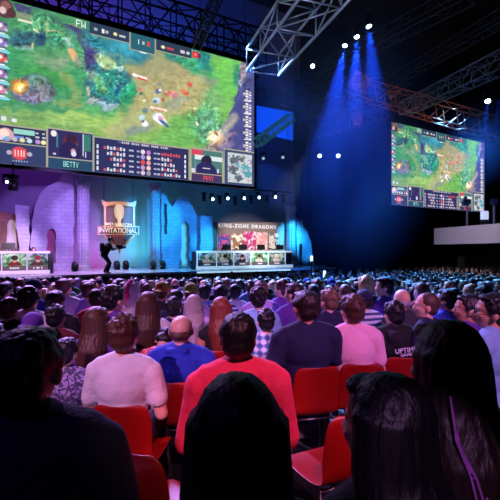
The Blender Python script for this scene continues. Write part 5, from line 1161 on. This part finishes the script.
# beyond those: the far rows as one mass
tpl = []
bm0 = bmesh.new(); trunk(bm0, .012, 'm', 'top', POSES['lap']+('short',)); legs(bm0, .01, 'skin'); a_ = remesh(bm0, .045, [CL['dark grey']], 1)
bm0 = bmesh.new(); head_prims(bm0, False); bm0.transform(headM(0, 0)); cap(bm0, (0, -.01, 1.0), (0, 0, 1.1), .056, .053); b_ = remesh(bm0, .03, [SK['fair']], 1)
bm0 = bmesh.new(); add_ell(bm0, (0, -.014, .118), (.088, .1, .094), None, 2); add_ell(bm0, (0, -.045, .065), (.076, .062, .07), None, 2); bm0.transform(headM(0, 0)); c_ = remesh(bm0, .03, [m_hair_k], 1)
mats = [CL['dark grey'], CL['navy'], CL['grey'], CL['white'], SK['fair'], SK['tan'], HC['black'], HC['dark brown'], HC['light brown']]
big = bmesh.new()
for q in rest:
    M = Matrix.Translation((q['x'], q['y'], fz(q['y']))) @ Matrix.Rotation(math.radians(30+rnd.uniform(-15, 15)), 4, 'Z') @ Matrix.Scale(rnd.uniform(.92, 1.06), 4)
    for me_, opts in ((a_, (0, 1, 2, 3, 0)), (b_, (4, 5)), (c_, (6, 7, 8, 6))):
        n0 = len(big.faces); tmp = me_.copy(); tmp.transform(M); big.from_mesh(tmp); bpy.data.meshes.remove(tmp); mi = rnd.choice(opts); big.faces.ensure_lookup_table()
        for f in big.faces[n0:]: f.material_index = mi
me = bpy.data.meshes.new('distant_crowd'); big.to_mesh(me); big.free()
for m in mats: me.materials.append(m)
me.shade_smooth()
if rest: tag(link('distant_crowd', me), 'mass of tiny seated spectators in the farthest rows before the black wall', 'crowd', kind='stuff')
print('individuals', len(ind), 'rest', len(rest))

# ------------------------------------------------------------------ people on the stage
def player(px, p_, label, top, hc, group):
    a = P(S(px, p_), p_, STZ); t = person(label, a.x, a.y, yaw=180+29.6, top=(top, 'tee', 'short'), hs='messy', hc=hc, skin='fair', group=group, sc=1.03, z=STZ)
    hb = bmesh.new()
    for s in (-1, 1): add_ell(hb, (s*.095, 0, .07), (.022, .035, .04))
    for i in range(8): a1, a2 = math.pi*i/8, math.pi*(i+1)/8; add_cyl(hb, (.1*math.cos(a1), 0, .08+.14*math.sin(a1)), (.1*math.cos(a2), 0, .08+.14*math.sin(a2)), .01, seg=6)
    q = obj('headset', hb, m_black, t); q.matrix_local = headM(0, 0, 0)
    st = thing('gaming_chair', 'chair of the %s' % label.replace('player', 'seated player')[:60], 'chair', P(S(px, p_), p_, STZ), math.pi+math.radians(29.6), None)
    hb = bmesh.new(); add_box(hb, (0, 0, .40), (.46, .46, .08), bevel=.02); obj('seat', hb, m_black, st)
    hb = bmesh.new(); add_box(hb, (0, -.24, .8), (.42, .07, .7), bevel=.03); obj('backrest', hb, m_black, st)
    hb = bmesh.new(); add_cyl(hb, (0, 0, 0), (0, 0, .38), .04); add_cyl(hb, (0, 0, 0), (0, 0, .04), .28, seg=12); obj('chair_base', hb, m_black, st)
for i, px in enumerate([13.5, 33.5]): player(px, 23.9, 'player with headset behind left team desk, %s one' % ('left', 'right')[i], 'black', ('dark brown', 'black')[i], 'players at the left desk')
for i, px in enumerate([222.5, 236.5, 252, 270]): player(px, 23.9, 'player with headset behind right team desk, %s from the left' % ('first', 'second', 'third', 'fourth')[i], 'white', 'black', 'players at the right desk')
# camera operator standing in a crouch, facing right
pc = 21.7; a = P(S(106.5, pc), pc, STZ)
op = thing('x', '', '')
bpy.data.objects.remove(op)
bm = bmesh.new()
J = dict(hip=(0, -.1, .86), chest=(0, .06, 1.22), neck=(0, .12, 1.42), kn1=(-.12, .16, .48), an1=(-.13, -.05, .09), kn2=(.14, .12, .46), an2=(.16, .0, .09))
add_ell(bm, J['hip'], (.17, .14, .14), None, 3); cap(bm, J['hip'], J['chest'], .14, .16); cap(bm, (-.15, .1, 1.36), (.15, .1, 1.36), .07, .07); cap(bm, J['neck'], (0, .15, 1.5), .055, .052)
for s, k, n in ((-1, 'kn1', 'an1'), (1, 'kn2', 'an2')):
    cap(bm, (s*.09, -.1, .84), J[k], .09, .06); cap(bm, J[k], J[n], .058, .038); an = Vector(J[n]); add_ell(bm, an+Vector((0, .06, -.045)), (.045, .13, .045))
for s in (-1, 1):
    cap(bm, (s*.18, .1, 1.36), (s*.24, .2, 1.1), .055, .042); cap(bm, (s*.24, .2, 1.1), (s*.09, .42, 1.16), .042, .03); add_ell(bm, (s*.08, .47, 1.17), (.035, .05, .04))
    for f in range(4): cap(bm, (s*.08, .5, 1.2-.022*f), (s*.02, .53, 1.2-.022*f), .009, .008, 6)
    cap(bm, (s*.08, .46, 1.2), (s*.03, .48, 1.24), .011, .009, 6)
hb = bmesh.new(); head_prims(hb, False); hb.transform(Matrix.Translation((0, .15, 1.5)) @ Matrix.Rotation(math.radians(-12), 4, 'X')); t_ = bpy.data.meshes.new('t'); hb.to_mesh(t_); hb.free(); bm.from_mesh(t_)
m_crew = mat('crew_black_cloth', (.03, .03, .04), .9)
opm = remesh(bm, .013, [SK['olive']], 2, name='operator')
op = link('person', opm, None, a, (0, 0, math.radians(-52))); op.scale = (1.1, 1.1, 1.1); tag(op, 'camera operator in black crouching on the stage in front of the trophy banner', 'person')
bm = bmesh.new(); g = .018
cap(bm, (0, -.1, .9), J['chest'], .145+g, .165+g); cap(bm, (-.15, .1, 1.36), (.15, .1, 1.36), .07+g, .07+g)
for s in (-1, 1): cap(bm, (s*.18, .1, 1.36), (s*.24, .2, 1.1), .055+g, .042+g); cap(bm, (s*.24, .2, 1.1), (s*.11, .38, 1.15), .042+g, .03+g)
link('jacket', remesh(bm, .015, [m_crew], 2, name='jacket'), op)
bm = bmesh.new(); add_ell(bm, J['hip'], (.175+g, .145+g, .14+g), None, 3)
for s, k, n in ((-1, 'kn1', 'an1'), (1, 'kn2', 'an2')): cap(bm, (s*.09, -.1, .84), J[k], .09+g, .06+g); cap(bm, J[k], J[n], .058+g, .045+g)
link('trousers', remesh(bm, .015, [m_crew], 2, name='trousers'), op)
bm = bmesh.new(); add_box(bm, (0, -.2, 1.2), (.3, .16, .44), bevel=.04); obj('backpack', bm, m_crew, op)
q = link('hair', hair('messy', False, 0), op); q.matrix_local = Matrix.Translation((0, .15, 1.5)) @ Matrix.Rotation(math.radians(-12), 4, 'X')
tc_ = thing('video_camera', 'video camera rig held by the operator on the stage', 'camera', Matrix.LocRotScale(a, Euler((0, 0, math.radians(-52))), Vector((1.1, 1.1, 1.1))) @ Vector((0, .56, 1.16)), math.radians(-52))
bm = bmesh.new(); add_box(bm, (0, .05, .08), (.16, .34, .2), bevel=.02); obj('camera_body', bm, m_black, tc_)
bm = bmesh.new(); add_cyl(bm, (0, .22, .08), (0, .38, .08), .07, .085, 14); obj('camera_lens', bm, m_black, tc_)
bm = bmesh.new(); add_cyl(bm, (0, .05, 0), (0, .05, -.3), .02); add_cyl(bm, (-.14, -.03, -.02), (.14, -.03, -.02), .018); obj('grip_handle', bm, m_black, tc_)
bm = bmesh.new(); add_box(bm, (-.12, 0, .12), (.05, .12, .09)); obj('viewfinder', bm, m_black, tc_)

# ------------------------------------------------------------------ light on the crowd
spot('crowd_purple', P(S(20, 20), 19, 11), (-3.4, 7.6, .6), 21000, (.58, .3, 1), 33, .35, .3)
spot('crowd_purple', P(S(150, 20), 18.5, 12), (-.9, 8.2, .6), 18000, (.5, .3, 1), 31, .35, .3)
spot('crowd_violet', P(S(80, 20), 20, 12), (-5, 12.5, 0), 22000, (.42, .26, 1), 44, .8, .3)
spot('crowd_blue', (-1.2, 20.8, 12.5), (3.0, 9.4, .4), 54000, (.14, .38, 1), 30, .2, .3)
spot('crowd_cyan', (14.5, 29.5, 12), (9.6, 17, -.5), 56000, (.1, .42, 1), 50, .7, .3)
spot('crowd_cyan', (-1.5, 20.8, 12), (.5, 13.5, 0), 24000, (.2, .4, 1), 36, .6, .3)
spot('row_pink', (-3.5, -4.5, 7.5), (-1.15, 3.0, .8), 3300, (1, .42, .88), 15, .25, .08)
spot('row_pink', (3.5, -5, 7.5), (1.0, 3.2, .8), 3600, (1, .34, .9), 15, .25, .08)
spot('row_red', (.8, -3, 7), (.0, 2.1, .8), 2000, (1, .3, .5), 9, .4, .08)
spot('row_red', (1.2, -3, 6), (-.36, 1.62, .75), 450, (1, .4, .3), 4.5, .4, .08)  # added lamp to brighten the edge of the empty red chair
spot('near_sheen', (-3.2, -1.2, 5), (-.75, 1.2, 1.0), 60, (.2, .1, 1), 26, .8, .2)  # added lamp putting a violet sheen on the corner figure
spot('streak_fill', (-.6, -3, 4), (.44, .95, 1.06), 420, (.85, .4, 1), 4.5, .4, .03)  # added narrow lamp aimed at the lilac strands
